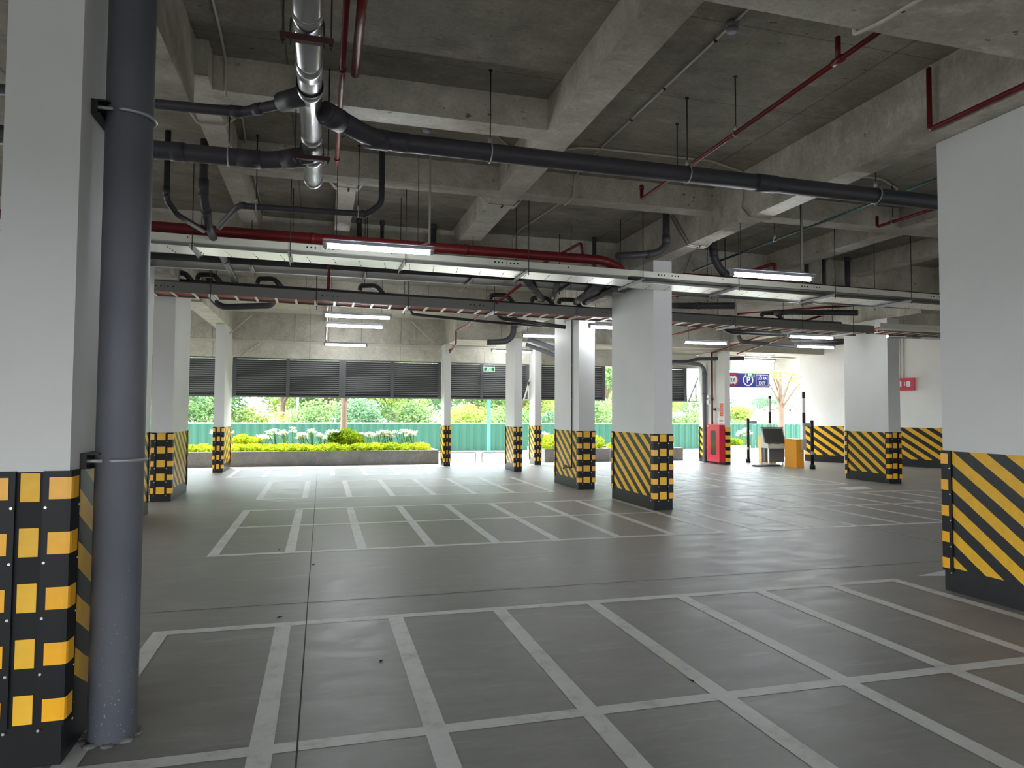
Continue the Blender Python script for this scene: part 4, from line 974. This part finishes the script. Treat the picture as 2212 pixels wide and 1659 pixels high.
for k, (x, y, h, lab) in enumerate(((-0.99, 30.5, 5.0, 'white lamp pole behind the fence at left, near the tree trunks'), (-3.2, 33, 4.0, 'pale thin pole behind the fence at far left'), (1.9, 34, 2.9, 'thin white pole behind the fence over the long planter'), (10.05, 36, 4, 'pale pole behind the fence left of the middle column'), (19.6, 34, 2.2, 'short white pole among trees left of the entrance'))):
    m = MB().rings([(x, y, -.012), (x, y, h)], 0.05, 8); m.rings([(x, y, -.012), (x, y, .3)], 0.09, 8); tag(build('lamp_pole', m, 'white'), lab, 'pole')
# rubble heap right of the trunk
r = random.Random(77); m = MB()
for _ in range(700):
    a = r.uniform(0, 2*PI); q = math.sqrt(r.random()); x = 24.6 + 3.6*q*math.cos(a); y = 33 + 2.2*q*math.sin(a); z = 1.95*(1 - q**1.6) + r.uniform(-.05, .1)
    u = Vector((r.gauss(0,1), r.gauss(0,1), r.gauss(0,1))).normalized(); w = u.cross(Vector((r.gauss(0,1), r.gauss(0,1), r.gauss(0,1)))).normalized()
    m.obox((x, y, max(z, 0.05)), u, w, u.cross(w), r.uniform(.06, .2), r.uniform(.05, .14), r.uniform(.03, .09))
m.sphere((24.6, 33, -0.5), 3.7, 2.3, 2.3, 20, 12)
tag(build('rubble_heap', m, 'rubble'), 'pale heap of broken rubble behind the fence near the slanted wall', 'rubble', None, 'stuff')
t = empty('street_lamp', (38.5, 50, -0.012), 'far curved street lamp against the sky above the rubble', 'street lamp')
build('pole', MB().tube([(37.7, 50, -.012), (37.7, 50, 3.0), (38.0, 50, 3.35), (38.9, 50, 3.55)], 0.05, 8, 0, .6), 'zinc', t)
build('lamp_head', MB().box((38.85, 49.92, 3.5), (39.25, 50.08, 3.6)), 'zinc', t)

# ------------------------------------------------------------------ trees
def tree(x, y, h, cr, label, mat, seed, trunk=0.14, base=0.3, n=5200, leaf=0.11, lean=0.0, grp='trees behind the green fence', low=0.35, zs=0.75, name='broadleaf_tree'):
    r = random.Random(seed); t = empty(name, (x, y, -0.012), label, 'tree', grp)
    m = MB(); top = Vector((x + lean, y, h * 0.62))
    m.rings([(x, y, -0.012), (x + lean*.3 + r.uniform(-.05, .05), y, h*.25), (x + lean*.7, y, h*.45), tuple(top)], [trunk*1.2, trunk, trunk*.8, trunk*.5], 9)
    bl = []
    for k in range(7):
        a = 2*PI*k/7 + r.uniform(-.3, .3); q = r.uniform(.35, .8) * cr; e = Vector((x + lean + q*math.cos(a), y + q*math.sin(a), h*(low + (1 - low)*r.uniform(.15, .85))))
        s = Vector((x + lean*.7, y, h*r.uniform(.3, .5)))
        m.rings([tuple(s), tuple((s + e)/2 + Vector((0, 0, .1))), tuple(e)], [trunk*.42, trunk*.28, trunk*.12], 6)
        bl.append((tuple(e), (cr*r.uniform(.38, .55), cr*r.uniform(.38, .55), cr*zs*r.uniform(.35, .5))))
    bl.append(((x + lean, y, h*.86), (cr*.55, cr*.55, h*.17)))
    build('trunk', m, 'bark', t); build('crown', leaf_cloud(bl, n, leaf, seed), mat, t)
    return t
T = [(-9.5, 31, 5.2, 2.6, 'leafC'), (-6.3, 33, 5.5, 2.5, 'leafB'), (-3.9, 31, 4.6, 1.9, 'leafC'), (-1.9, 36, 5.2, 2.2, 'leafA'), (0.2, 33.5, 4.8, 2.0, 'leafB'), (2.3, 37, 5.4, 2.5, 'leafB'), (3.2, 32, 4.4, 1.7, 'leafA'),
     (5.0, 36, 5.0, 2.3, 'leafC'), (7.6, 34, 4.8, 2.2, 'leafB'), (9.6, 33, 5.0, 2.0, 'leafA'), (11.6, 36, 5.4, 2.4, 'leafC'), (14.6, 34, 5.0, 2.4, 'leafB'), (17.4, 35, 4.7, 2.1, 'leafA')]
col = {'leafA': 'yellow green', 'leafB': 'mid green', 'leafC': 'blue green'}
for k, (x, y, h, cr, mt) in enumerate(T):
    tree(x, y, h, cr, '%s leafy tree behind the fence, %s tree from the left' % (col[mt], ORD[k]), mt, 100 + k, 0.13, n=5600, low=0.16)
for k, (x, y, h, cr, mt) in enumerate(((21.0, 36, 2.5, 1.5, 'leafB'), (23.2, 37, 2.6, 1.6, 'leafC'), (22.1, 33, 1.9, 1.2, 'leafA'), (28.4, 39, 2.7, 1.5, 'leafC'), (31.5, 44, 3.1, 1.8, 'leafC'))):
    tree(x, y, h, cr, 'low %s tree behind the fence in the entrance opening, %s from the left' % (col[mt], ORD[k]), mt, 140 + k, 0.07, n=3000, leaf=0.09, low=0.1)
# a lower line of shrubs closes the gap over the fence
r = random.Random(5)
for k in range(16):
    x = -11 + 2.1*k; z = 0.95 + r.uniform(-.15, .25)
    if x > 18.3: z = 0.62
    bl = [((x + r.uniform(-.9, .9), 29.4 + r.uniform(-.5, 1.2), z * r.uniform(.7, 1.15)), (r.uniform(.7, 1.1), .7, z * r.uniform(.75, 1.0))) for _ in range(4)]
    o = build('garden_shrub', leaf_cloud(bl, 3600, 0.085, 200 + k), ['leafA', 'leafB', 'leafC', 'leafB'][k % 4])
    tag(o, 'leafy shrub peeping over the fence, %s from the left' % ORD[k], 'shrub', 'shrubs behind the fence')
for k in range(12):
    x = -14 + 3.1*k
    tree(x, 42 + r.uniform(-1.5, 1.5), 5.6 + r.uniform(-.5, .6), 2.9, 'distant dense tree filling the background, %s from the left' % ORD[k], ['leafB', 'leafC', 'leafA'][k % 3], 400 + k, 0.14, n=5200, leaf=0.13, low=0.1, grp='distant trees', name='background_tree')
tree(0.70, 22.6, 5.6, 1.5, 'tree with a pale tan trunk growing out of the long planter', 'leafA', 301, 0.10, n=2200, low=0.55, grp=None, name='planter_tree')
tree(16.9, 22.6, 5.2, 1.5, 'slender pale trunk tree seen through the entrance opening', 'leafA', 302, 0.11, n=1300, leaf=0.10, low=0.42, grp=None, name='roadside_tree')
tree(12.2, 24.6, 4.6, 1.1, 'leafy tree showing left of the hose cabinet column', 'leafA', 303, 0.06, n=1900, leaf=0.10, low=0.25, grp=None, name='roadside_tree')

for x0, x1, lab in ((-6.0, -2.53, 'cream cable trunking along the perimeter beam left of the planter column'), (-2.28, 3.27, 'long cream cable trunking along the perimeter beam over the long louver'), (3.47, 5.89, 'cream cable trunking behind the small green exit panel'), (6.1, 11.4, 'cream cable trunking along the perimeter beam behind the middle column')):
    m = MB().box((x0, 19.36, 3.325), (x1, 19.419, 3.388)); tag(build('cable_trunking', m, 'conduit'), lab, 'cable trunking')
# ------------------------------------------------------------------ text helper
def text(name, s, loc, size, mat, parent, xdir=(1, 0, 0), align='CENTER', sx=1.0, bold=0.0):
    c = bpy.data.curves.new(name, 'FONT'); c.body = s; c.size = size; c.align_x = align; c.align_y = 'CENTER'; c.extrude = 0.0015; c.offset = bold
    c.materials.append(M[mat])
    tmp = bpy.data.objects.new(name, c); COL.objects.link(tmp); bpy.context.view_layer.update()
    me = bpy.data.meshes.new_from_object(tmp.evaluated_get(bpy.context.evaluated_depsgraph_get())); bpy.data.objects.remove(tmp)
    o = bpy.data.objects.new(name, me); COL.objects.link(o)
    X = Vector(xdir).normalized(); Z = Vector((0, 0, 1)); N = X.cross(Z)          # text x, text y = up, normal
    rot = Matrix((X, Z, N)).transposed()
    o.matrix_basis = Matrix.Translation(Vector(loc) - (WORLD[parent.name] if parent else Vector())) @ rot.to_4x4() @ Matrix.Diagonal((sx, 1, 1, 1))
    o.parent = parent
    return o
# ------------------------------------------------------------------ the blue overhead sign
SY = 19.16
t = empty('entrance_sign', (13.0, SY, 2.34), 'long blue overhead sign reading exit, hung under the beam', 'sign')
build('panel', MB().box((12.05, SY, 2.355), (13.93, SY + 0.14, 2.79)), 'signblue', t)
m = MB().box((12.03, SY - 0.012, 2.79), (13.95, SY + 0.15, 2.81)); m.box((12.03, SY - 0.012, 2.335), (13.95, SY + 0.15, 2.355)); build('edge_frame', m, 'alu', t)
for x in (12.4, 13.6): build('hanger_bar', MB().box((x, SY + 0.06, 2.811), (x + 0.02, SY + 0.08, 3.369)), 'alu', t)
yf = SY - 0.004
def disc(cx, cz, r0, r1, mat, y, name):
    m = MB(); n = 40; vs = []
    for k in range(n):
        a = 2*PI*k/n; vs += [(cx + r0*math.cos(a), y, cz + r0*math.sin(a)), (cx + r1*math.cos(a), y, cz + r1*math.sin(a))]
    m.add(vs, [(2*k, 2*((k+1) % n), 2*((k+1) % n)+1, 2*k+1) for k in range(n)])
    return build(name, m, mat, t)
disc(12.58, 2.573, 0.0, 0.165, 'signwhite', yf, 'limit_disc'); disc(12.58, 2.573, 0.150, 0.192, 'signred', yf - 0.001, 'limit_ring')
m = MB().add([(12.52, yf - .002, 2.722), (12.64, yf - .002, 2.722), (12.58, yf - .002, 2.672)], [(0, 1, 2)]); m.add([(12.52, yf - .002, 2.424), (12.64, yf - .002, 2.424), (12.58, yf - .002, 2.474)], [(0, 2, 1)]); build('limit_arrows', m, 'signblack', t)
text('limit_number', '2,8', (12.575, yf - .003, 2.565), 0.15, 'signblack', t, bold=0.002)
disc(13.13, 2.573, 0.150, 0.190, 'signwhite', yf, 'parking_ring'); text('parking_letter', 'P', (13.14, yf - .002, 2.57), 0.27, 'signwhite', t, bold=0.008)
m = MB(); 
for a, b in (((13.42, 2.39), (13.875, 2.402)), ((13.42, 2.743), (13.875, 2.755)), ((13.42, 2.402), (13.432, 2.743)), ((13.863, 2.402), (13.875, 2.743))): m.box((a[0], yf - .001, a[1]), (b[0], yf, b[1]))
build('border', m, 'signwhite', t)
text('exit_word', 'LỐI RA', (13.648, yf - .002, 2.64), 0.135, 'signwhite', t, bold=0.004, sx=0.82); text('exit_word', 'EXIT', (13.648, yf - .002, 2.482), 0.135, 'signwhite', t, bold=0.004, sx=0.9)
def exit_panel(x, y, z, label, top):
    t = empty('exit_panel', (x, y, z), label, 'exit sign')
    w, h = 0.33, 0.135
    build('frame', MB().box((x - w/2, y - .012, z), (x + w/2, y + .012, z + h)), 'signwhite', t)
    build('lit_face', MB().box((x - w/2 + .014, y - .014, z + .014), (x + w/2 - .014, y - .0121, z + h - .014)), 'exitgreen', t)
    text('exit_word', 'EXIT', (x, y - .0165, z + h*.63), 0.072, 'exitwhite', t, bold=.001); text('exit_word', 'LỐI THOÁT', (x, y - .0165, z + h*.27), 0.036, 'exitwhite', t, bold=.0005)
    for s in (-1, 1): build('hanging_rod', MB().rings([(x + s*w*.46, y, z + h), (x + s*w*.46, y, top)], .006, 6), 'alu', t)
exit_panel(4.60, 19.1, 2.66, 'small green lit exit panel hanging in front of the louver', 3.389)
exit_panel(13.06, 18.95, 2.66, 'small green lit exit panel hanging in front of the blue sign', 3.369)

# ------------------------------------------------------------------ hose cabinet column fittings
t = empty('hose_cabinet', (11.36, 18.22, 0.05), 'red fire hose cabinet with a rounded glass window on the column', 'fire cabinet')
x0, x1, y0, y1, z0, z1c = 11.27, 11.448, 17.87, 18.56, 0.07, 1.165
m = MB().box((x0 + .012, y0, z0), (x1, y1, z1c)); m.box((x0 + .03, y0 + .1, 0.001), (x0 + .05, y0 + .12, z0)); m.box((x0 + .03, y1 - .12, 0.001), (x0 + .05, y1 - .1, z0)); build('body', m, 'redbox', t)
# door leaf with a rounded opening
m = MB(); oy0, oy1, oz0, oz1 = y0 + .2, y1 - .2, z0 + .20, z1c - .17; n = 8; rr = .06
inner = []
for cy, cz, a0 in ((oy1 - rr, oz1 - rr, 0), (oy0 + rr, oz1 - rr, 90), (oy0 + rr, oz0 + rr, 180), (oy1 - rr, oz0 + rr, 270)):
    for k in range(n + 1):
        a = math.radians(a0 + 90*k/n); inner.append((cy + rr*math.cos(a), cz + rr*math.sin(a)))
outer = []
for (cy, cz) in inner:
    oy = y1 - .006 if cy > (oy0 + oy1)/2 else y0 + .006; oz = z1c - .006 if cz > (oz0 + oz1)/2 else z0 + .006
    outer.append((oy, oz))
N = len(inner); vs = [(x0, p[0], p[1]) for p in inner] + [(x0, p[0], p[1]) for p in outer]
m.add(vs, [(k, (k+1) % N, N + (k+1) % N, N + k) for k in range(N)])
vs = [(x0, p[0], p[1]) for p in outer] + [(x0 + .0115, p[0], p[1]) for p in outer]; m.add(vs, [(k, (k+1) % N, N + (k+1) % N, N + k) for k in range(N)])
door = build('door', m, 'redbox', t)
m = MB(); m.add([(x0 + .002, p[0], p[1]) for p in inner], [tuple(range(N))]); build('window_pane', m, 'glassdark', door)
m = MB().box((x0 - .004, y1 - .1, z1c - .06), (x0 - .001, y1 - .04, z1c - .03)); build('maker_plate', m, 'signwhite', door)
m = MB().rings([(11.36, 18.40, 1.17), (11.36, 18.40, 3.36)], 0.03, 12); m.rings([(11.36, 18.40, 1.9), (11.36, 18.40, 1.98)], .042, 12); r_ = build('fire_riser', m, 'red'); tag(r_, 'vertical red riser pipe going up from the hose cabinet', 'fire pipe')
t = empty('riser_valve', (11.33, 18.2, 1.7), 'small dark valve on the red riser pipe', 'valve')
build('valve_body', MB().rings([(11.36, 18.365, 1.62), (11.36, 18.2, 1.62)], .02, 8), 'rod', t); build('hand_wheel', MB().torus((11.335, 18.22, 1.62), (1, 0, 0), .05, .009, 14), 'rod', t)
st = pipe_thing('drain_stack', 'grey drain stack bending along the beam behind the red riser', 'drainpipe', [([(11.375, 18.86, 0.001), (11.375, 18.86, 2.86), (11.2, 18.8, 3.0), (10.7, 18.7, 3.02), (9.3, 18.7, 3.02)], .062)], .062, 'pvcblue', 18, (11.375, 18.86, 0),
    collars=[((11.375, 18.86, 2.7), (0, 0, 1), .07, .12), ((11.375, 18.86, 2.1), (0, 0, 1), .069, .06)], bend=.22)
def on_left_face(name, y0, y1, z0, z1, mat, label, cat):
    t = empty(name, (11.447, (y0+y1)/2, z0), label, cat); build('panel', MB().box((11.440, y0, z0), (11.4485, y1, z1)), mat, t); return t
nt_ = on_left_face('fire_rules_notice', 17.90, 18.14, 1.40, 1.83, 'signwhite', 'tall orange red fire rules notice on the hose cabinet column', 'notice')
build('red_sheet', MB().box((11.4375, 17.925, 1.42), (11.4398, 18.115, 1.81)), 'notice', nt_)
m = MB()
for k in range(9): m.box((11.4365, 17.945, 1.76 - .036*k), (11.4374, 18.095 - .02*(k % 3), 1.766 - .036*k))
build('text_lines', m, 'signwhite', nt_)
nt_ = on_left_face('warning_notice', 17.90, 18.20, 1.19, 1.375, 'signwhite', 'small white notice with red and grey lettering above the hose cabinet', 'notice')
text('notice_word', 'BẠN?', (11.437, 18.04, 1.285), 0.085, 'signred', nt_, (0, -1, 0), bold=.002)
m = MB().box((11.4385, 17.95, 1.345), (11.4398, 18.15, 1.355)); m.box((11.4385, 17.95, 1.21), (11.4398, 18.15, 1.218)); build('text_lines', m, 'kioskdark', nt_)
t = empty('junction_box', (11.40, 18.62, 1.86), 'pair of small white boxes beside the drain stack', 'junction box')
build('upper_box', MB().box((11.36, 18.58, 1.98), (11.4485, 18.68, 2.06)), 'signwhite', t); build('lower_box', MB().box((11.35, 18.56, 1.78), (11.4485, 18.70, 1.92)), 'signwhite', t)
# black hose pipe and tap on the column side
t = empty('wash_tap', (4.845, 12.99, 0.4), 'thin black water pipe with a tap running down the column side', 'water pipe')
build('pipe_run', MB().rings([(4.84, 12.99, 0.40), (4.84, 12.99, 3.60)], .012, 8), 'rod', t)
for z in (0.9, 1.75, 2.45): build('saddle_clip', MB().box((4.838, 12.96, z), (4.858, 13.02, z + .025)), 'zinc', t)
m = MB().tube([(4.84, 12.99, .41), (4.80, 12.99, .40), (4.77, 13.08, .41), (4.77, 13.24, .41), (4.77, 13.29, .36)], .014, 8); m.box((4.755, 13.10, .43), (4.785, 13.2, .445)); build('tap', m, 'rod', t)

# ------------------------------------------------------------------ entrance lane
t = empty('entry_console', (12.85, 17.45, 0), 'light grey ticket console with a sloping dark screen', 'console')
ang = math.radians(-12); ca, sa = math.cos(ang), math.sin(ang); oc = Vector((12.86, 17.45, 0))
def L(x, y, z): return (oc.x + ca*x - sa*y, oc.y + sa*x + ca*y, z)
def lbox(m, a, b, mi=0):
    x0, y0, z0 = a; x1, y1, z1 = b
    vs = [L(x, y, z) for z in (z0, z1) for x, y in ((x0, y0), (x1, y0), (x1, y1), (x0, y1))]
    return m.add(vs, [(0, 3, 2, 1), (4, 5, 6, 7), (0, 1, 5, 4), (1, 2, 6, 5), (2, 3, 7, 6), (3, 0, 4, 7)], mi)
def lprism(m, pts, x0, x1, mi=0):
    n = len(pts); vs = [L(x0, p[0], p[1]) for p in pts] + [L(x1, p[0], p[1]) for p in pts]
    return m.add(vs, [tuple(range(n)), tuple(reversed(range(n, 2*n)))] + [(i, i+n, (i+1) % n + n, (i+1) % n) for i in range(n)], mi)
prof = [(0.26, 0.07), (0.26, 1.08), (0.2, 1.08), (0.02, 0.66), (-0.26, 0.62), (-0.26, 0.5), (0.2, 0.5), (0.2, 0.07)]
m = MB()
for xa, xb in ((-.33, -.30), (.30, .33)): lprism(m, prof, xa, xb)
build('side_panel', m, 'kiosk', t)
m = MB(); lbox(m, (-.299, -.255, .5), (.299, .2, .615)); lbox(m, (-.299, .23, .07), (.299, .255, 1.075)); build('body', m, 'kiosk', t)
m = MB(); lbox(m, (-.299, .06, .08), (.299, .2, .495)); build('cupboard_front', m, 'kioskdark', t)
m = MB(); m.add([L(-.296, .19, 1.06), L(.296, .19, 1.06), L(.296, .018, .665), L(-.296, .018, .665)], [(0, 1, 2, 3)]); build('screen', m, 'glassdark', t)
m = MB(); lprism(m, [(.2, 1.082), (.19, 1.11), (.26, 1.11), (.26, 1.081)], -.33, .33); build('hood', m, 'kioskdark', t)
m = MB(); lbox(m, (-.2, -.1, .6155), (-.02, -.02, .64)); lbox(m, (.12, -.08, .6155), (.28, 0, .64)); o = build('keypad', m, 'notice', t)
for xa in (-.33, .30):
    for ya in (-.26, .2): m = MB(); lbox(m, (xa, ya, 0.001), (xa + .03, ya + .03, .069 if ya > 0 else .499)); build('leg', m, 'chrome', t)
t = empty('stool', (13.12, 17.0, 0), 'chrome folding stool between the console and the orange box', 'stool')
for y in (16.85, 17.12):
    build('leg', MB().tube([(12.98, y, 0.012), (13.17, y, .52)], .012, 8), 'chrome', t); build('leg', MB().tube([(13.26, y, 0.012), (13.1, y, .42)], .012, 8), 'chrome', t)
m = MB().tube([(13.04, 16.85, .22), (13.04, 17.12, .22)], .01, 8); m.tube([(13.0, 16.85, .06), (13.0, 17.12, .06)], .01, 8); build('stretcher', m, 'chrome', t)
build('seat', MB().box((13.08, 16.84, .50), (13.3, 17.13, .53)), 'rubber', t)
def barrier(x0, x1, y0, y1, h, ax, armtop, lab):
    t = empty('barrier_gate', ((x0+x1)/2, (y0+y1)/2, 0), lab, 'barrier gate')
    m = MB().box((x0, y0, 0.001), (x1, y1, h)); m.box((x0 - .01, y0 - .01, h), (x1 + .01, y1 + .01, h + .018)); build('cabinet', m, 'orange', t)
    build('lock_plate', MB().rings([((x0+x1)/2 + .03, y0 - .004, h*.5), ((x0+x1)/2 + .03, y0, h*.5)], .03, 12), 'alu', t)
    ya = y0 - .05
    build('arm_hub', MB().box((ax - .05, ya - .03, h - .28), (ax + .05, y0 - .001, h + .02)), 'kiosk', t)
    m = MB(); z = h + .0205; k = 0; segs = ((.40, 0), (.34, 1), (.40, 0), (.28, 1), (2, 0))
    for ln, mi in segs:
        z2_ = min(armtop, z + ln)
        if z2_ <= z: break
        m.box((ax - .038, ya - .018, z), (ax + .038, ya + .018, z2_), mi); z = z2_
    build('arm', m, ['white', 'rust'], t)
barrier(12.80, 13.05, 16.45, 16.95, .78, 13.02, 2.12, 'orange barrier box with a raised striped arm, right of the console')
barrier(13.10, 13.40, 18.15, 18.6, .80, 13.16, 2.05, 'orange barrier box with a raised arm, mostly hidden behind the console')
def cam_post(x, y, h, lab, cx):
    t = empty('camera_post', (x, y, 0), lab, 'post')
    m = MB().rings([(x, y, 0.001), (x, y, h)], .042, 14); m.rings([(x, y, .001), (x, y, .1), (x, y, .13)], [.075, .07, .045], 14); build('post', m, 'rubber', t)
    c = build('camera', MB().box((x + cx - .1, y - .05, h - .17), (x + cx + .1, y + .05, h - .08)), 'camera', t)
    build('camera_arm', MB().rings([(x + cx, y, h - .12), (x, y, h - .12)], .012, 8), 'camera', c)
    build('sensor', MB().box((x - .07, y - .09, .4), (x - .0, y - .03, .48)), 'camera', t)
cam_post(12.98, 16.02, 1.33, 'black post with a small grey camera, in front of the slanted striped wall', -.17)
cam_post(12.70, 18.55, 1.36, 'black post with a small camera, left of the console', .18)
# speed hump strip
m = MB().prism([(16.95, .002), (16.95, .015), (17.05, .045), (17.15, .045), (17.25, .015), (17.25, .002)], 11.9, 12.7, 0, 'yz'); tag(build('speed_hump', m, 'rod'), 'dark low hump on the lane in front of the console', 'speed hump')
# alarm box on the slanted wall
t = empty('alarm_box', tuple(p0 + dr*3.06)+(2.2,), 'red twin fire alarm box mounted on the slanted white wall', 'alarm box')
m = wall_piece('x', 2.80, 3.33, 2.20, 2.56, None, 0.105, 0.1045); build('housing', m, 'redbox', t)
for s in (2.90, 3.13):
    build('call_plate', wall_piece('x', s, s + .10, 2.31, 2.46, None, 0.112, 0.006), 'signwhite', t)
    build('lamp_lens', wall_piece('x', s - .05, s - .03, 2.33, 2.45, None, 0.112, 0.006), 'signwhite', t)
for k, s in enumerate((2.86, 2.95, 3.04)):
    a = p0 + dr*s + nr*0.02; tag(build('cable_conduit', MB().rings([(a.x, a.y, 2.575), (a.x, a.y, 4.0)], .013, 8), 'conduit'), 'cream conduit down the slanted wall to the red alarm box, %s of three' % ORD[k], 'conduit', 'conduits above the alarm box')
# a few dry leaves and grit on the floor
for k, (x, y, a, lab) in enumerate(((-0.27, 5.32, .4, 'left of the dark joint near the front'), (0.37, 4.25, 1.1, 'inside the second front bay from the left'), (2.02, 3.5, 2.0, 'on the fourth long bay line'), (-0.05, 7.05, .8, 'beside the dark joint in the middle aisle'), (-0.42, 7.9, 1.7, 'in the left bay of the middle block'))):
    m = MB(); d = Vector((math.cos(a), math.sin(a), 0)); s = Vector((-d.y, d.x, 0)); c = Vector((x, y, .003))
    m.add([c - d*.028, c + s*.010 + Vector((0, 0, .006)), c + d*.028, c - s*.010 + Vector((0, 0, .006))], [(0, 1, 2, 3)])
    tag(build('dry_leaf', m, 'hole'), 'tiny dark dry leaf on the floor %s' % lab, 'leaf', 'dry leaves on the floor')
# ------------------------------------------------------------------ light and camera
w = bpy.data.worlds.new('daylight'); sc.world = w; w.use_nodes = True
nt = w.node_tree; bg = nt.nodes['Background']
sky = nt.nodes.new('ShaderNodeTexSky'); sky.sky_type = 'NISHITA'; sky.sun_disc = False; sky.sun_elevation = math.radians(58); sky.sun_rotation = math.radians(200); sky.air_density = 1.2; sky.dust_density = 3.0
mx = nt.nodes.new('ShaderNodeMix'); mx.data_type = 'RGBA'; mx.inputs['Factor'].default_value = 0.75
sc_ = nt.nodes.new('ShaderNodeVectorMath'); sc_.operation = 'SCALE'; sc_.inputs['Scale'].default_value = 0.12
nt.links.new(sky.outputs[0], sc_.inputs[0]); nt.links.new(sc_.outputs[0], mx.inputs['A']); mx.inputs['B'].default_value = (0.86, 0.94, 1.0, 1)
nt.links.new(mx.outputs['Result'], bg.inputs['Color']); bg.inputs['Strength'].default_value = SKY
sd = bpy.data.lights.new('sun', 'SUN'); sd.energy = SUN; sd.angle = math.radians(0.6); sd.color = (1.0, 0.96, 0.88)
so = bpy.data.objects.new('sun', sd); COL.objects.link(so)
d = Vector((0.15, -0.38, -1.0)).normalized()
so.rotation_euler = d.to_track_quat('-Z', 'Y').to_euler(); so.location = (0, 10, 30)
cam = bpy.data.cameras.new('camera'); co = bpy.data.objects.new('camera', cam); COL.objects.link(co)
yaw, pitch, roll = 0.2697582, 0.0412815, 0.0057578
F = Vector((math.sin(yaw)*math.cos(pitch), math.cos(yaw)*math.cos(pitch), math.sin(pitch)))
rt = Vector((math.cos(yaw), -math.sin(yaw), 0)); up = rt.cross(F)
r1 = rt*math.cos(roll) + up*math.sin(roll); u1 = -rt*math.sin(roll) + up*math.cos(roll)
co.matrix_world = Matrix(((r1.x, u1.x, -F.x, 0), (r1.y, u1.y, -F.y, 0), (r1.z, u1.z, -F.z, 1.5), (0, 0, 0, 1)))
cam.sensor_fit = 'HORIZONTAL'; cam.sensor_width = 36.0; cam.lens = 36.0 * 1485.0 / 2212.0; cam.clip_start = 0.05; cam.clip_end = 400
sc.camera = co
vs_ = sc.view_settings; vs_.view_transform = 'Standard'; vs_.look = 'None'; vs_.exposure = EXPO; vs_.gamma = 1.0; vs_.use_curve_mapping = False
sc.cycles.max_bounces = 10; sc.cycles.diffuse_bounces = 6; sc.cycles.glossy_bounces = 4; sc.cycles.transmission_bounces = 4
